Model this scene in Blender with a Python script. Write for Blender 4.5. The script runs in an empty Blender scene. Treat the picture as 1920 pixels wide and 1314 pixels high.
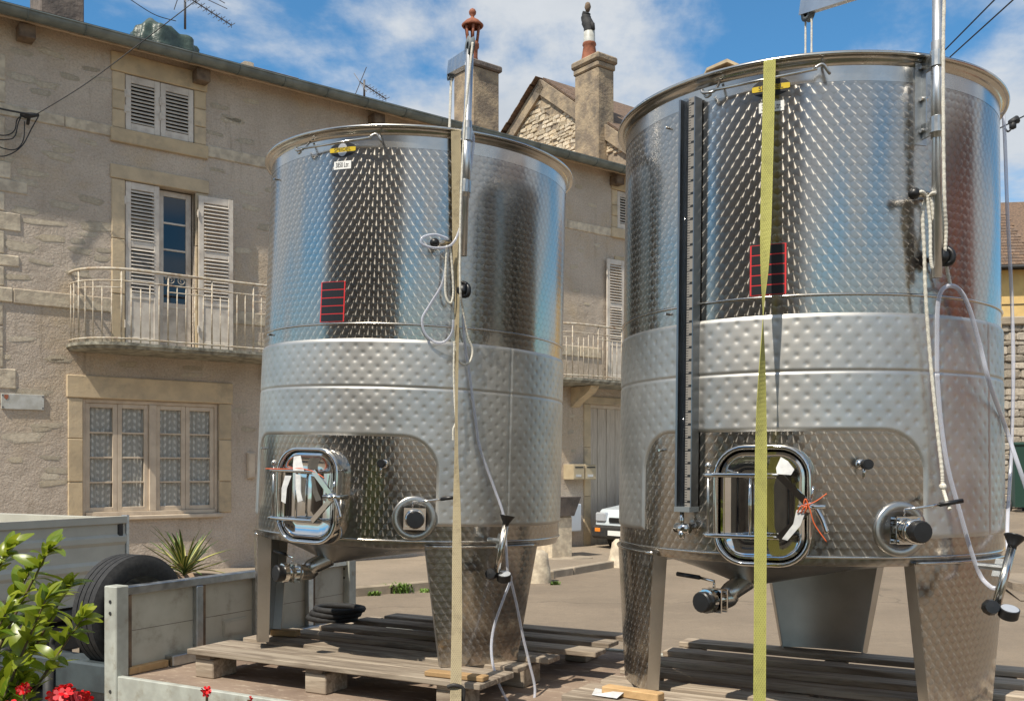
import bpy, math, random
from mathutils import Vector, Matrix
R_ = math.radians
sin, cos, pi = math.sin, math.cos, math.pi
scene = bpy.context.scene
C = scene.collection
rng = random.Random(11)

# ------------------------------------------------------------------ camera, sky, sun, exposure
EYE, F, HY = 1.75, 1850.0, 878.0
cam_d = bpy.data.cameras.new('camera'); cam = bpy.data.objects.new('camera', cam_d); C.objects.link(cam)
cam.location = (0, 0, EYE); cam.rotation_euler = (pi/2, 0, 0)
cam_d.sensor_width = 36; cam_d.lens = F/1920*36; cam_d.shift_y = (HY-657)/1920
cam_d.clip_start = .05; cam_d.clip_end = 3000
scene.camera = cam
SUN_AZ, SUN_EL = 37.0, 55.0          # azimuth: degrees from -Y towards -X
world = bpy.data.worlds.new('World'); scene.world = world; world.use_nodes = True
wn, wl = world.node_tree.nodes, world.node_tree.links
wn.clear()
w_out = wn.new('ShaderNodeOutputWorld'); w_bg = wn.new('ShaderNodeBackground'); w_bg.inputs['Strength'].default_value = .082
sky = wn.new('ShaderNodeTexSky'); sky.sky_type = 'NISHITA'; sky.sun_disc = False
sky.sun_elevation = R_(SUN_EL); sky.sun_rotation = R_(180+SUN_AZ)
sky.air_density = 1.0; sky.dust_density = .05; sky.ozone_density = 4.5
tc = wn.new('ShaderNodeTexCoord'); sp = wn.new('ShaderNodeSeparateXYZ'); wl.new(tc.outputs['Generated'], sp.inputs[0])
def wm(op, a, b=None, c=None):
    n = wn.new('ShaderNodeMath'); n.operation = op
    for i, v in enumerate((a, b, c)):
        if v is None: continue
        if isinstance(v, (int, float)): n.inputs[i].default_value = v
        else: wl.new(v, n.inputs[i])
    return n.outputs[0]
zz = wm('ADD', wm('MAXIMUM', sp.outputs[2], 0.0), .22)
cv = wn.new('ShaderNodeCombineXYZ')
wl.new(wm('DIVIDE', sp.outputs[0], zz), cv.inputs[0]); wl.new(wm('DIVIDE', sp.outputs[1], zz), cv.inputs[1])
def wnoise(scale, detail, rough, off, dist=0.0):
    mp = wn.new('ShaderNodeMapping'); wl.new(cv.outputs[0], mp.inputs[0]); mp.inputs['Location'].default_value = off
    n = wn.new('ShaderNodeTexNoise'); wl.new(mp.outputs[0], n.inputs['Vector'])
    n.inputs['Scale'].default_value = scale; n.inputs['Detail'].default_value = detail
    n.inputs['Roughness'].default_value = rough; n.inputs['Distortion'].default_value = dist
    return n.outputs[0]
c1 = wnoise(1.15, 10, .58, (3.1, 1.7, 0), .35)
c2 = wnoise(4.2, 8, .6, (7.3, 2.2, 1.0))
dens = wm('ADD', wm('MULTIPLY', c1, .8), wm('MULTIPLY', c2, .2))
cr = wn.new('ShaderNodeMapRange'); cr.interpolation_type = 'SMOOTHSTEP'; wl.new(dens, cr.inputs[0])
cr.inputs[1].default_value = .43; cr.inputs[2].default_value = .545; cr.inputs[4].default_value = .95
ccol = wn.new('ShaderNodeMixRGB'); wl.new(c2, ccol.inputs[0])
ccol.inputs[1].default_value = (5.2, 5.8, 6.5, 1); ccol.inputs[2].default_value = (9.6, 9.8, 10.0, 1)
tint = wn.new('ShaderNodeMixRGB'); tint.blend_type = 'MULTIPLY'; tint.inputs[0].default_value = 1; wl.new(sky.outputs[0], tint.inputs[1]); tint.inputs[2].default_value = (.92, 1.58, 1.72, 1)
cm = wn.new('ShaderNodeMixRGB'); wl.new(cr.outputs[0], cm.inputs[0]); wl.new(tint.outputs[0], cm.inputs[1]); wl.new(ccol.outputs[0], cm.inputs[2])
wl.new(cm.outputs[0], w_bg.inputs[0]); wl.new(w_bg.outputs[0], w_out.inputs[0])
sun_d = bpy.data.lights.new('sun', 'SUN'); sun = bpy.data.objects.new('sun', sun_d); C.objects.link(sun)
sun_d.energy = 4.9; sun_d.angle = R_(.53); sun_d.color = (1, .92, .79)
SUN = Vector((-sin(R_(SUN_AZ))*cos(R_(SUN_EL)), -cos(R_(SUN_AZ))*cos(R_(SUN_EL)), sin(R_(SUN_EL))))
sun.rotation_euler = SUN.to_track_quat('Z', 'Y').to_euler(); sun.location = (0, 0, 30)
scene.view_settings.view_transform = 'Standard'; scene.view_settings.look = 'None'
scene.view_settings.gamma = 1; scene.view_settings.use_curve_mapping = False
scene.view_settings.exposure = .14
scene.render.engine = 'CYCLES'
scene.cycles.use_denoising = True
scene.cycles.max_bounces = 8; scene.cycles.transparent_max_bounces = 12
scene.cycles.sample_clamp_indirect = 6.0

# ------------------------------------------------------------------ helpers
def P(px, py, Y): return Vector(((px-960)/F*Y, Y, EYE+(HY-py)/F*Y))

class MB:
    """collects shapes into one mesh"""
    def __init__(s): s.v = []; s.f = []; s.uv = None
    def add(s, vs, fs):
        b = len(s.v); s.v += [Vector(v) for v in vs]; s.f += [tuple(i+b for i in f) for f in fs]; return s
    def box(s, x0, x1, y0, y1, z0, z1, bev=0.0):
        if x0 > x1: x0, x1 = x1, x0
        if y0 > y1: y0, y1 = y1, y0
        if z0 > z1: z0, z1 = z1, z0
        b = min(bev, (x1-x0)*.45, (y1-y0)*.45, (z1-z0)*.45)
        if b <= 0:
            vs = [(x, y, z) for z in (z0, z1) for y in (y0, y1) for x in (x0, x1)]
            return s.add(vs, [(0,2,3,1), (4,5,7,6), (0,1,5,4), (2,6,7,3), (0,4,6,2), (1,3,7,5)])
        X, Y, Z = (x0, x1), (y0, y1), (z0, z1); vs = []; idx = {}
        for i in (0, 1):
            for j in (0, 1):
                for k in (0, 1):
                    sx, sy, sz = (1-2*i)*b, (1-2*j)*b, (1-2*k)*b
                    for ax, v in ((0, (X[i], Y[j]+sy, Z[k]+sz)), (1, (X[i]+sx, Y[j], Z[k]+sz)), (2, (X[i]+sx, Y[j]+sy, Z[k]))):
                        idx[(i, j, k, ax)] = len(vs); vs.append(v)
        q = lambda *t: tuple(idx[a] for a in t); fs = []
        for i in (0, 1):
            f = q((i,0,0,0), (i,0,1,0), (i,1,1,0), (i,1,0,0)); fs.append(f if i == 0 else f[::-1])
            f = q((0,i,0,1), (1,i,0,1), (1,i,1,1), (0,i,1,1)); fs.append(f if i == 0 else f[::-1])
            f = q((0,0,i,2), (0,1,i,2), (1,1,i,2), (1,0,i,2)); fs.append(f if i == 0 else f[::-1])
        for i in (0, 1):
            for j in (0, 1):
                fs.append(q((i,j,0,0), (i,j,1,0), (i,j,1,1), (i,j,0,1)) if i == j else q((i,j,0,1), (i,j,1,1), (i,j,1,0), (i,j,0,0)))
                fs.append(q((i,0,j,0), (i,0,j,2), (i,1,j,2), (i,1,j,0)) if i == j else q((i,1,j,0), (i,1,j,2), (i,0,j,2), (i,0,j,0)))
                fs.append(q((0,i,j,1), (1,i,j,1), (1,i,j,2), (0,i,j,2)) if i == j else q((0,i,j,2), (1,i,j,2), (1,i,j,1), (0,i,j,1)))
                for k in (0, 1):
                    f = q((i,j,k,0), (i,j,k,1), (i,j,k,2)); fs.append(f if (i+j+k) % 2 == 0 else f[::-1])
        return s.add(vs, fs)
    def tube(s, pts, r, n=8, cap=True, closed=False):
        pts = [Vector(p) for p in pts]; m = len(pts)
        rr = r if isinstance(r, (list, tuple)) else [r]*m
        t0 = (pts[1]-pts[0]).normalized()
        nrm = t0.orthogonal().normalized(); vs = []; fs = []
        for i, p in enumerate(pts):
            if closed: t = pts[(i+1) % m]-pts[i-1]
            else: t = pts[min(i+1, m-1)]-pts[max(i-1, 0)]
            if t.length < 1e-9: t = t0.copy()
            t.normalize(); nrm = (nrm-t*nrm.dot(t))
            if nrm.length < 1e-6: nrm = t.orthogonal()
            nrm.normalize(); b = t.cross(nrm)
            for k in range(n):
                a = 2*pi*k/n; vs.append(p+(nrm*cos(a)+b*sin(a))*rr[i])
        for i in range(m if closed else m-1):
            j = (i+1) % m
            for k in range(n): fs.append((i*n+k, i*n+(k+1) % n, j*n+(k+1) % n, j*n+k))
        if cap and not closed: fs.append(tuple(range(n))[::-1]); fs.append(tuple((m-1)*n+k for k in range(n)))
        return s.add(vs, fs)
    def cyl(s, a, b, r, n=16, r2=None): return s.tube([a, b], [r, r if r2 is None else r2], n)
    def lathe(s, prof, n=32, o=(0, 0, 0), ax=(0, 0, 1), a0=0.0, a1=2*pi):
        ax = Vector(ax).normalized(); x = ax.orthogonal().normalized(); y = ax.cross(x); o = Vector(o); vs = []; fs = []
        full = abs(a1-a0-2*pi) < 1e-6; nn = n if full else n+1
        for (r, h) in prof:
            for k in range(nn):
                a = a0+(a1-a0)*k/n; vs.append(o+ax*h+(x*cos(a)+y*sin(a))*r)
        for i in range(len(prof)-1):
            for k in range(n):
                k2 = (k+1) % nn; fs.append((i*nn+k, i*nn+k2, (i+1)*nn+k2, (i+1)*nn+k))
        return s.add(vs, fs)
    def prism(s, poly, d):
        """polygon of 3-D points swept by vector d"""
        n = len(poly); d = Vector(d); p = [Vector(q) for q in poly]
        fs = [tuple(range(n))[::-1], tuple(range(n, 2*n))]+[(i, (i+1) % n, n+(i+1) % n, n+i) for i in range(n)]
        return s.add(p+[q+d for q in p], fs)
    def ribbon(s, pts, wid, th):
        """flat strap: pts centres, wid half-width vectors, th thickness vectors"""
        vs = []; fs = []
        for p, w, t in zip(pts, wid, th): vs += [p-w, p+w, p+w+t, p-w+t]
        for i in range(len(pts)-1):
            for k in range(4): fs.append((i*4+k, i*4+(k+1) % 4, i*4+4+(k+1) % 4, i*4+4+k))
        m = 4*len(pts); fs += [(3, 2, 1, 0), (m-4, m-3, m-2, m-1)]
        return s.add(vs, fs)
    def xf(s, M): s.v = [M @ v for v in s.v]; return s
    def mesh(s, name, smooth=False):
        me = bpy.data.meshes.new(name); me.from_pydata([tuple(v) for v in s.v], [], s.f)
        if smooth: me.polygons.foreach_set('use_smooth', [True]*len(me.polygons))
        me.update(); return me

def spline(pts, n=8, closed=False):
    pts = [Vector(p) for p in pts]; out = []; m = len(pts)
    for i in range(m if closed else m-1):
        if closed: a, b, c, d = pts[i-1], pts[i], pts[(i+1) % m], pts[(i+2) % m]
        else: a, b, c, d = pts[max(i-1, 0)], pts[i], pts[i+1], pts[min(i+2, m-1)]
        for k in range(n):
            t = k/n
            out.append(.5*((2*b)+(c-a)*t+(2*a-5*b+4*c-d)*t*t+(3*b-a-3*c+d)*t**3))
    if not closed: out.append(pts[-1])
    return out

def obj(name, mb, mat, parent=None, smooth=False, auto=None):
    me = mb if isinstance(mb, bpy.types.Mesh) else mb.mesh(name, smooth)
    o = bpy.data.objects.new(name, me)
    if mat is not None and not me.materials: me.materials.append(MT[mat] if isinstance(mat, str) else mat)
    C.objects.link(o)
    if parent is not None: o.parent = parent
    if auto: auto_smooth(me, auto)
    return o
def auto_smooth(me, deg):
    import bmesh
    bm = bmesh.new(); bm.from_mesh(me); bmesh.ops.recalc_face_normals(bm, faces=bm.faces)
    for f in bm.faces: f.smooth = True
    for e in bm.edges: e.smooth = not (len(e.link_faces) == 2 and e.calc_face_angle(0) > R_(deg))
    bm.to_mesh(me); bm.free()
def inst(name, me, parent, loc=(0, 0, 0), rot=(0, 0, 0), sc=(1, 1, 1)):
    o = bpy.data.objects.new(name, me); C.objects.link(o); o.parent = parent
    o.location = loc; o.rotation_euler = rot; o.scale = sc; return o
def tag(o, label, cat, group=None):
    o['label'] = label; o['category'] = cat
    if group: o['group'] = group
    return o
def thing(name, label, cat, loc=(0, 0, 0), rz=0.0, group=None):
    o = bpy.data.objects.new(name, None); C.objects.link(o); o.location = loc; o.rotation_euler = (0, 0, rz)
    return tag(o, label, cat, group)
def top(name, mb, mat, label, cat, group=None, smooth=True, auto=None):
    """single-mesh thing built in world space, origin moved to its base"""
    xs = [v.x for v in mb.v]; ys = [v.y for v in mb.v]; z0 = min(v.z for v in mb.v)
    c = Vector(((min(xs)+max(xs))/2, (min(ys)+max(ys))/2, z0)); mb.v = [v-c for v in mb.v]
    o = obj(name, mb, mat, None, smooth, auto); o.location = c
    return tag(o, label, cat, group)
def structure(name, mb, mat, smooth=False):
    o = obj(name, mb, mat, None, smooth); o['kind'] = 'structure'; return o

# ------------------------------------------------------------------ materials
MT = {}
def nodes(name):
    m = bpy.data.materials.new(name); m.use_nodes = True; nt = m.node_tree
    return m, nt, nt.nodes, nt.links, nt.nodes['Principled BSDF']
def lk(nt, v, sock):
    if isinstance(v, (int, float)): sock.default_value = v
    elif isinstance(v, tuple): sock.default_value = v if len(v) == len(sock.default_value) else v+(1,)
    else: nt.links.new(v, sock)
def mth(nt, op, a, b=None, c=None):
    n = nt.nodes.new('ShaderNodeMath'); n.operation = op
    for i, v in enumerate((a, b, c)):
        if v is not None: lk(nt, v, n.inputs[i])
    return n.outputs[0]
def vmth(nt, op, a, b=None, sc=None):
    n = nt.nodes.new('ShaderNodeVectorMath'); n.operation = op
    lk(nt, a, n.inputs[0])
    if b is not None: lk(nt, b, n.inputs[1])
    if sc is not None: lk(nt, sc, n.inputs['Scale'])
    return n.outputs[0]
def coords(nt, kind='Object', sc=(1, 1, 1)):
    t = nt.nodes.new('ShaderNodeTexCoord'); mp = nt.nodes.new('ShaderNodeMapping'); mp.inputs['Scale'].default_value = sc
    nt.links.new(t.outputs[kind], mp.inputs[0]); return mp.outputs[0]
def noise(nt, vec, scale, detail=5, rough=.55, dist=0.0):
    n = nt.nodes.new('ShaderNodeTexNoise'); nt.links.new(vec, n.inputs['Vector'])
    n.inputs['Scale'].default_value = scale; n.inputs['Detail'].default_value = detail; n.inputs['Roughness'].default_value = rough
    n.inputs['Distortion'].default_value = dist; return n.outputs[0]
def rng_(nt, v, a, b, c=0.0, d=1.0, smooth=True):
    n = nt.nodes.new('ShaderNodeMapRange'); n.interpolation_type = 'SMOOTHSTEP' if smooth else 'LINEAR'
    lk(nt, v, n.inputs[0])
    for i, x in zip((1, 2, 3, 4), (a, b, c, d)): n.inputs[i].default_value = x
    return n.outputs[0]
def mixc(nt, f, a, b, mode='MIX'):
    n = nt.nodes.new('ShaderNodeMixRGB'); n.blend_type = mode
    lk(nt, f, n.inputs[0]); lk(nt, a, n.inputs[1]); lk(nt, b, n.inputs[2]); return n.outputs[0]
def bump(nt, h, strength, dist=.01):
    n = nt.nodes.new('ShaderNodeBump'); n.inputs['Strength'].default_value = strength; n.inputs['Distance'].default_value = dist
    nt.links.new(h, n.inputs['Height']); return n.outputs[0]
def mat(name, col, rough=.6, metal=0.0, col2=None, nscale=6.0, sc=(1, 1, 1), detail=6, bmp=0.0, bscale=30.0, bdist=.006,
        vary=0.0, col3=None, n3=1.2, spec=.5, rvar=0.0, lo=.35, hi=.65):
    m, nt, N, L, b = nodes(name)
    vec = coords(nt, 'Object', sc); c = col
    if col2: c = mixc(nt, rng_(nt, noise(nt, vec, nscale, detail), lo, hi), col, col2)
    if col3: c = mixc(nt, rng_(nt, noise(nt, vec, n3, 8, .65), .5, .72), c, col3)
    if vary:
        oi = N.new('ShaderNodeObjectInfo'); hsv = N.new('ShaderNodeHueSaturation')
        lk(nt, c, hsv.inputs['Color'])
        L.new(mth(nt, 'ADD', mth(nt, 'MULTIPLY', oi.outputs['Random'], 2*vary), 1-vary), hsv.inputs['Value'])
        L.new(mth(nt, 'ADD', mth(nt, 'MULTIPLY', mth(nt, 'FRACT', mth(nt, 'MULTIPLY', oi.outputs['Random'], 7.31)), vary), 1-vary*.5), hsv.inputs['Saturation'])
        c = hsv.outputs[0]
    lk(nt, c, b.inputs['Base Color']); b.inputs['Metallic'].default_value = metal; b.inputs['Specular IOR Level'].default_value = spec
    if rvar: lk(nt, rng_(nt, noise(nt, vec, nscale*1.7, 6), .3, .7, max(0, rough-rvar), min(1, rough+rvar)), b.inputs['Roughness'])
    else: b.inputs['Roughness'].default_value = rough
    if bmp: lk(nt, bump(nt, noise(nt, vec, bscale, 6, .6), bmp, bdist), b.inputs['Normal'])
    MT[name] = m; return m

# engine-turned (marbled) stainless steel: overlapping discs of circular brushing, UV in metres
def steel_marbled():
    m, nt, N, L, b = nodes('marbled_steel')
    uv = N.new('ShaderNodeUVMap'); sx = N.new('ShaderNodeSeparateXYZ'); L.new(uv.outputs[0], sx.inputs[0])
    u, v = sx.outputs[0], sx.outputs[1]
    # slight hand-made unevenness of the disc grid
    wob = noise(nt, uv.outputs[0], 3.0, 2)
    u = mth(nt, 'ADD', u, mth(nt, 'MULTIPLY', wob, .004)); p1, p2 = .0405, .060
    def loc(x, p, o): return mth(nt, 'MULTIPLY', mth(nt, 'SUBTRACT', mth(nt, 'FRACT', mth(nt, 'ADD', mth(nt, 'DIVIDE', x, p), o)), .5), p)
    ua, va, ub, vb = loc(u, p1, 0), loc(v, p2, 0), loc(u, p1, .5), loc(v, p2, .5)
    sq = lambda a, c: mth(nt, 'ADD', mth(nt, 'MULTIPLY', a, a), mth(nt, 'MULTIPLY', c, c))
    dA, dB = sq(ua, va), sq(ub, vb)
    sel = mth(nt, 'LESS_THAN', dA, dB)
    pick = lambda a, c: mth(nt, 'ADD', mth(nt, 'MULTIPLY', sel, a), mth(nt, 'MULTIPLY', mth(nt, 'SUBTRACT', 1.0, sel), c))
    lu = mth(nt, 'ADD', pick(ua, ub), .002); lv = mth(nt, 'ADD', pick(va, vb), -.010)
    tn = N.new('ShaderNodeTangent'); tn.direction_type = 'RADIAL'; tn.axis = 'Z'
    T = vmth(nt, 'ADD', vmth(nt, 'SCALE', tn.outputs[0], None, lu), vmth(nt, 'SCALE', (0.0, 0.0, 1.0), None, lv))
    L.new(vmth(nt, 'NORMALIZE', T), b.inputs['Tangent'])
    r2 = mth(nt, 'SQRT', sq(lu, lv))
    edge = rng_(nt, r2, .014, .034, 0, 1)
    col = mixc(nt, edge, (.47, .44, .40), (.34, .315, .28))
    blot = rng_(nt, noise(nt, uv.outputs[0], 2.2, 6), .35, .7)
    col = mixc(nt, mth(nt, 'MULTIPLY', blot, .25), col, (.46, .44, .41))
    L.new(col, b.inputs['Base Color']); b.inputs['Metallic'].default_value = 1
    b.inputs['Roughness'].default_value = .285; b.inputs['Anisotropic'].default_value = 1.0
    b2 = N.new('ShaderNodeBsdfPrincipled'); b2.inputs['Metallic'].default_value = 1; L.new(col, b2.inputs['Base Color'])
    L.new(mth(nt, 'ADD', mth(nt, 'MULTIPLY', blot, .06), .15), b2.inputs['Roughness']); b2.inputs['Anisotropic'].default_value = .6
    L.new(vmth(nt, 'NORMALIZE', T), b2.inputs['Tangent'])
    mx = N.new('ShaderNodeMixShader'); mx.inputs[0].default_value = .35
    L.new(b2.outputs[0], mx.inputs[1]); L.new(b.outputs[0], mx.inputs[2]); L.new(mx.outputs[0], N['Material Output'].inputs[0])
    MT['marbled_steel'] = m
steel_marbled()
def steel(name, col, rough, rvar=.05, nsc=8.0, sc=(1, 1, 1), bmp=0.0):
    m, nt, N, L, b = nodes(name)
    vec = coords(nt, 'Object', sc); n = noise(nt, vec, nsc, 7, .6)
    lk(nt, mixc(nt, rng_(nt, n, .35, .7), col, tuple(c*.82 for c in col)), b.inputs['Base Color'])
    b.inputs['Metallic'].default_value = 1
    lk(nt, rng_(nt, noise(nt, vec, nsc*.6, 5), .3, .7, rough-rvar, rough+rvar), b.inputs['Roughness'])
    if bmp: lk(nt, bump(nt, noise(nt, vec, 140, 3), bmp, .001), b.inputs['Normal'])
    MT[name] = m
steel('jacket_steel', (.60, .585, .55), .48, .05, 5.0)
steel('gauge_metal', (.26, .27, .28), .38, .06, 9.0)
steel('leg_inner', (.52, .50, .47), .36, .06, 4.0)
steel('rim_steel', (.62, .59, .54), .22, .06, 6.0)
steel('polished_steel', (.72, .70, .67), .07, .03, 5.0)
steel('dull_steel', (.50, .49, .47), .33, .08, 9.0)
steel('galvanised', (.52, .54, .55), .42, .1, 25.0)
steel('aluminium', (.70, .71, .72), .36, .06, 8.0)
mat('black_plastic', (.012, .012, .013), .38)
mat('black_rubber', (.018, .018, .019), .75, col2=(.03, .03, .03), nscale=40, bmp=.25, bscale=160)
mat('grey_cover', (.16, .18, .19), .6)
mat('sticker_black', (.012, .013, .016), .42); mat('sticker_red', (.62, .03, .035), .45)
mat('sticker_yellow', (.62, .45, .02), .45); mat('sticker_white', (.80, .80, .78), .5); mat('sticker_silver', (.6, .6, .6), .35, .6)
mat('ink', (.02, .02, .02), .5)
mat('white_rope', (.74, .71, .62), .85, col2=(.55, .52, .45), nscale=160)
mat('orange_tie', (.62, .12, .035), .5); mat('paper', (.62, .62, .60), .7, col2=(.48, .48, .48), nscale=30)
def strap_mat(name, a, b2):
    m, nt, N, L, b = nodes(name); uv = N.new('ShaderNodeUVMap'); s = N.new('ShaderNodeSeparateXYZ'); L.new(uv.outputs[0], s.inputs[0])
    vec = vmth(nt, 'MULTIPLY', uv.outputs[0], (.05, 1.0, 1.0))
    u, v = s.outputs[0], s.outputs[1]
    row = mth(nt, 'SINE', mth(nt, 'MULTIPLY', u, 2*pi*5)); dot = mth(nt, 'SINE', mth(nt, 'MULTIPLY', v, 2*pi/.016))
    weave = rng_(nt, mth(nt, 'MULTIPLY', row, dot), .1, .9, 0, .5)
    c = mixc(nt, rng_(nt, noise(nt, vec, 14, 9, .75), .45, .72), a, b2)
    c = mixc(nt, weave, c, tuple(x*.45 for x in b2))
    sel = mth(nt, 'GREATER_THAN', mth(nt, 'ABSOLUTE', mth(nt, 'SUBTRACT', u, .5)), .44)
    c = mixc(nt, mth(nt, 'MULTIPLY', sel, .35), c, tuple(min(1, x*1.3) for x in a))
    c = mixc(nt, rng_(nt, noise(nt, vec, 5, 9, .8), .60, .68, 0, .6), c, (.16, .15, .10))
    L.new(c, b.inputs['Base Color']); b.inputs['Roughness'].default_value = .8
    L.new(bump(nt, mth(nt, 'MULTIPLY', row, dot), .25, .001), b.inputs['Normal']); MT[name] = m
strap_mat('yellow_strap', (.40, .385, .105), (.28, .265, .08)); strap_mat('beige_strap', (.36, .30, .185), (.21, .17, .105))
def clear_hose():
    m, nt, N, L, b = nodes('clear_hose')
    b.inputs['Base Color'].default_value = (.70, .72, .80, 1); b.inputs['Roughness'].default_value = .12
    tr = N.new('ShaderNodeBsdfTransparent'); tr.inputs[0].default_value = (.9, .91, .95, 1)
    lw = N.new('ShaderNodeLayerWeight'); lw.inputs[0].default_value = .45
    mx = N.new('ShaderNodeMixShader'); L.new(rng_(nt, lw.outputs['Facing'], 0, .8, .42, .9), mx.inputs[0])
    L.new(tr.outputs[0], mx.inputs[1]); L.new(b.outputs[0], mx.inputs[2]); L.new(mx.outputs[0], N['Material Output'].inputs[0])
    MT['clear_hose'] = m
clear_hose()
def pane(name, tint, fac):
    m, nt, N, L, b = nodes(name)
    b.inputs['Base Color'].default_value = (.02, .025, .03, 1); b.inputs['Roughness'].default_value = .03
    tr = N.new('ShaderNodeBsdfTransparent'); tr.inputs[0].default_value = tint
    mx = N.new('ShaderNodeMixShader'); mx.inputs[0].default_value = fac
    L.new(tr.outputs[0], mx.inputs[1]); L.new(b.outputs[0], mx.inputs[2]); L.new(mx.outputs[0], N['Material Output'].inputs[0])
    MT[name] = m
pane('window_glass', (.97, .97, .96, 1), .07); pane('gauge_glass', (.9, .92, .95, 1), .22)
mat('dark_glass', (.006, .012, .022), .04, spec=.8)
# house
def render_wall():
    m, nt, N, L, b = nodes('render_wall'); vec = coords(nt, 'Object')
    c = mixc(nt, rng_(nt, noise(nt, vec, 1.1, 8, .6), .35, .65), (.585, .495, .40), (.48, .40, .32))
    c = mixc(nt, rng_(nt, noise(nt, vec, .55, 7, .65, .4), .50, .66, 0, .8), c, (.56, .44, .30))
    c = mixc(nt, rng_(nt, noise(nt, vec, 34, 6, .8), .42, .66, 0, .55), c, (.27, .225, .18))
    c = mixc(nt, rng_(nt, noise(nt, coords(nt, 'Object', (1, 1, 2.2)), 9, 8, .75, .6), .52, .70, 0, .6), c, (.62, .55, .45))
    st = noise(nt, coords(nt, 'Object', (5, 5, .5)), 1.0, 8, .7)
    c = mixc(nt, rng_(nt, st, .54, .74, 0, .6), c, (.26, .205, .15))
    L.new(c, b.inputs['Base Color']); b.inputs['Roughness'].default_value = .95
    h = mth(nt, 'ADD', noise(nt, vec, 30, 6, .65), mth(nt, 'MULTIPLY', noise(nt, vec, 6, 4), 1.5))
    L.new(bump(nt, h, .75, .025), b.inputs['Normal']); MT['render_wall'] = m
render_wall()
mat('cut_stone', (.58, .455, .29), .9, col2=(.48, .38, .25), nscale=4, bmp=.35, bscale=25, bdist=.012, vary=.10, col3=(.34, .28, .20), n3=2.2)
mat('pale_stone', (.64, .55, .41), .92, col2=(.44, .37, .28), nscale=7, bmp=.6, bscale=22, bdist=.015, vary=.12)
mat('flush_stone', (.70, .61, .47), .95, col2=(.54, .46, .345), nscale=9, detail=10, bmp=.9, bscale=30, bdist=.025, vary=.16)
mat('rubble', (.70, .61, .46), .92, col2=(.50, .40, .28), nscale=6, bmp=.7, bscale=18, bdist=.02, vary=.28, col3=(.55, .36, .20), n3=1.0)
mat('rubble_mortar', (.36, .29, .21), .97, col2=(.25, .2, .15), nscale=9, bmp=.7, bscale=30, bdist=.02)
mat('chimney_render', (.40, .31, .205), .96, col2=(.22, .175, .13), nscale=3.2, detail=9, bmp=.8, bscale=14, bdist=.03, col3=(.13, .11, .09), n3=1.5)
mat('soot_render', (.20, .165, .14), .96, col2=(.11, .095, .085), nscale=3, detail=9, bmp=.7, bscale=14, bdist=.03)
mat('terracotta', (.33, .115, .06), .8, col2=(.22, .075, .04), nscale=9, bmp=.3, bscale=40)
mat('zinc', (.215, .24, .225), .55, .5, col2=(.15, .17, .16), nscale=4, sc=(1, 1, 1), rvar=.1)
mat('soffit', (.55, .43, .31), .85, col2=(.42, .32, .22), nscale=6)
mat('old_wood', (.20, .14, .09), .9, col2=(.10, .07, .05), nscale=8, bmp=.4, bscale=30)
mat('shutter_paint', (.66, .60, .52), .65, col2=(.56, .50, .43), nscale=7, detail=8, col3=(.40, .34, .28), n3=2.6, bmp=.15, bscale=40)
mat('frame_paint', (.60, .50, .38), .6, col2=(.50, .41, .31), nscale=6, bmp=.12, bscale=35)
mat('rail_paint', (.58, .53, .44), .65, col2=(.44, .36, .25), nscale=12, col3=(.20, .09, .04), n3=5.0)
mat('balcony_slab', (.36, .34, .27), .95, col2=(.16, .15, .12), nscale=7, detail=9, bmp=.8, bscale=25, bdist=.02)
mat('garage_planks', (.54, .47, .38), .85, col2=(.44, .375, .30), nscale=5, sc=(6, 6, .6), bmp=.3, bscale=12)
mat('roof_tiles', (.20, .13, .085), .9, col2=(.11, .075, .055), nscale=14, vary=.2, bmp=.5, bscale=30)
mat('dark_inside', (.02, .02, .02), .9)
mat('tarp', (.06, .09, .072), .38, col2=(.035, .055, .045), nscale=5, bmp=.5, bscale=9, bdist=.04)
mat('antenna_metal', (.16, .15, .15), .5, .6)
mat('cable', (.02, .02, .022), .6)
mat('mailbox_paint', (.48, .40, .26), .55, col2=(.42, .34, .22), nscale=5); mat('meter_paint', (.50, .55, .60), .6)
mat('plaque', (.56, .56, .52), .5, col2=(.44, .43, .38), nscale=9); mat('crest', (.36, .12, .06), .5)
mat('yellow_render', (.72, .50, .20), .9, col2=(.64, .44, .18), nscale=3, bmp=.2, bscale=20)
mat('green_door', (.015, .05, .035), .5)
def lace():
    m, nt, N, L, b = nodes('lace'); vec = coords(nt, 'Object')
    s = N.new('ShaderNodeSeparateXYZ'); L.new(vec, s.inputs[0])
    x, z = s.outputs[0], s.outputs[2]
    a = mth(nt, 'ABSOLUTE', mth(nt, 'SINE', mth(nt, 'MULTIPLY', x, 40.0)))
    c = mth(nt, 'ABSOLUTE', mth(nt, 'SINE', mth(nt, 'ADD', mth(nt, 'MULTIPLY', z, 30.0), mth(nt, 'MULTIPLY', mth(nt, 'SINE', mth(nt, 'MULTIPLY', x, 20.0)), 1.2))))
    f = rng_(nt, mth(nt, 'MULTIPLY', a, c), .45, .85)
    f = mth(nt, 'MULTIPLY', f, rng_(nt, noise(nt, vec, 60, 3), .3, .6))
    L.new(mixc(nt, f, (.55, .545, .51), (.95, .94, .90)), b.inputs['Base Color']); b.inputs['Roughness'].default_value = .9
    MT['lace'] = m
lace()
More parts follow.
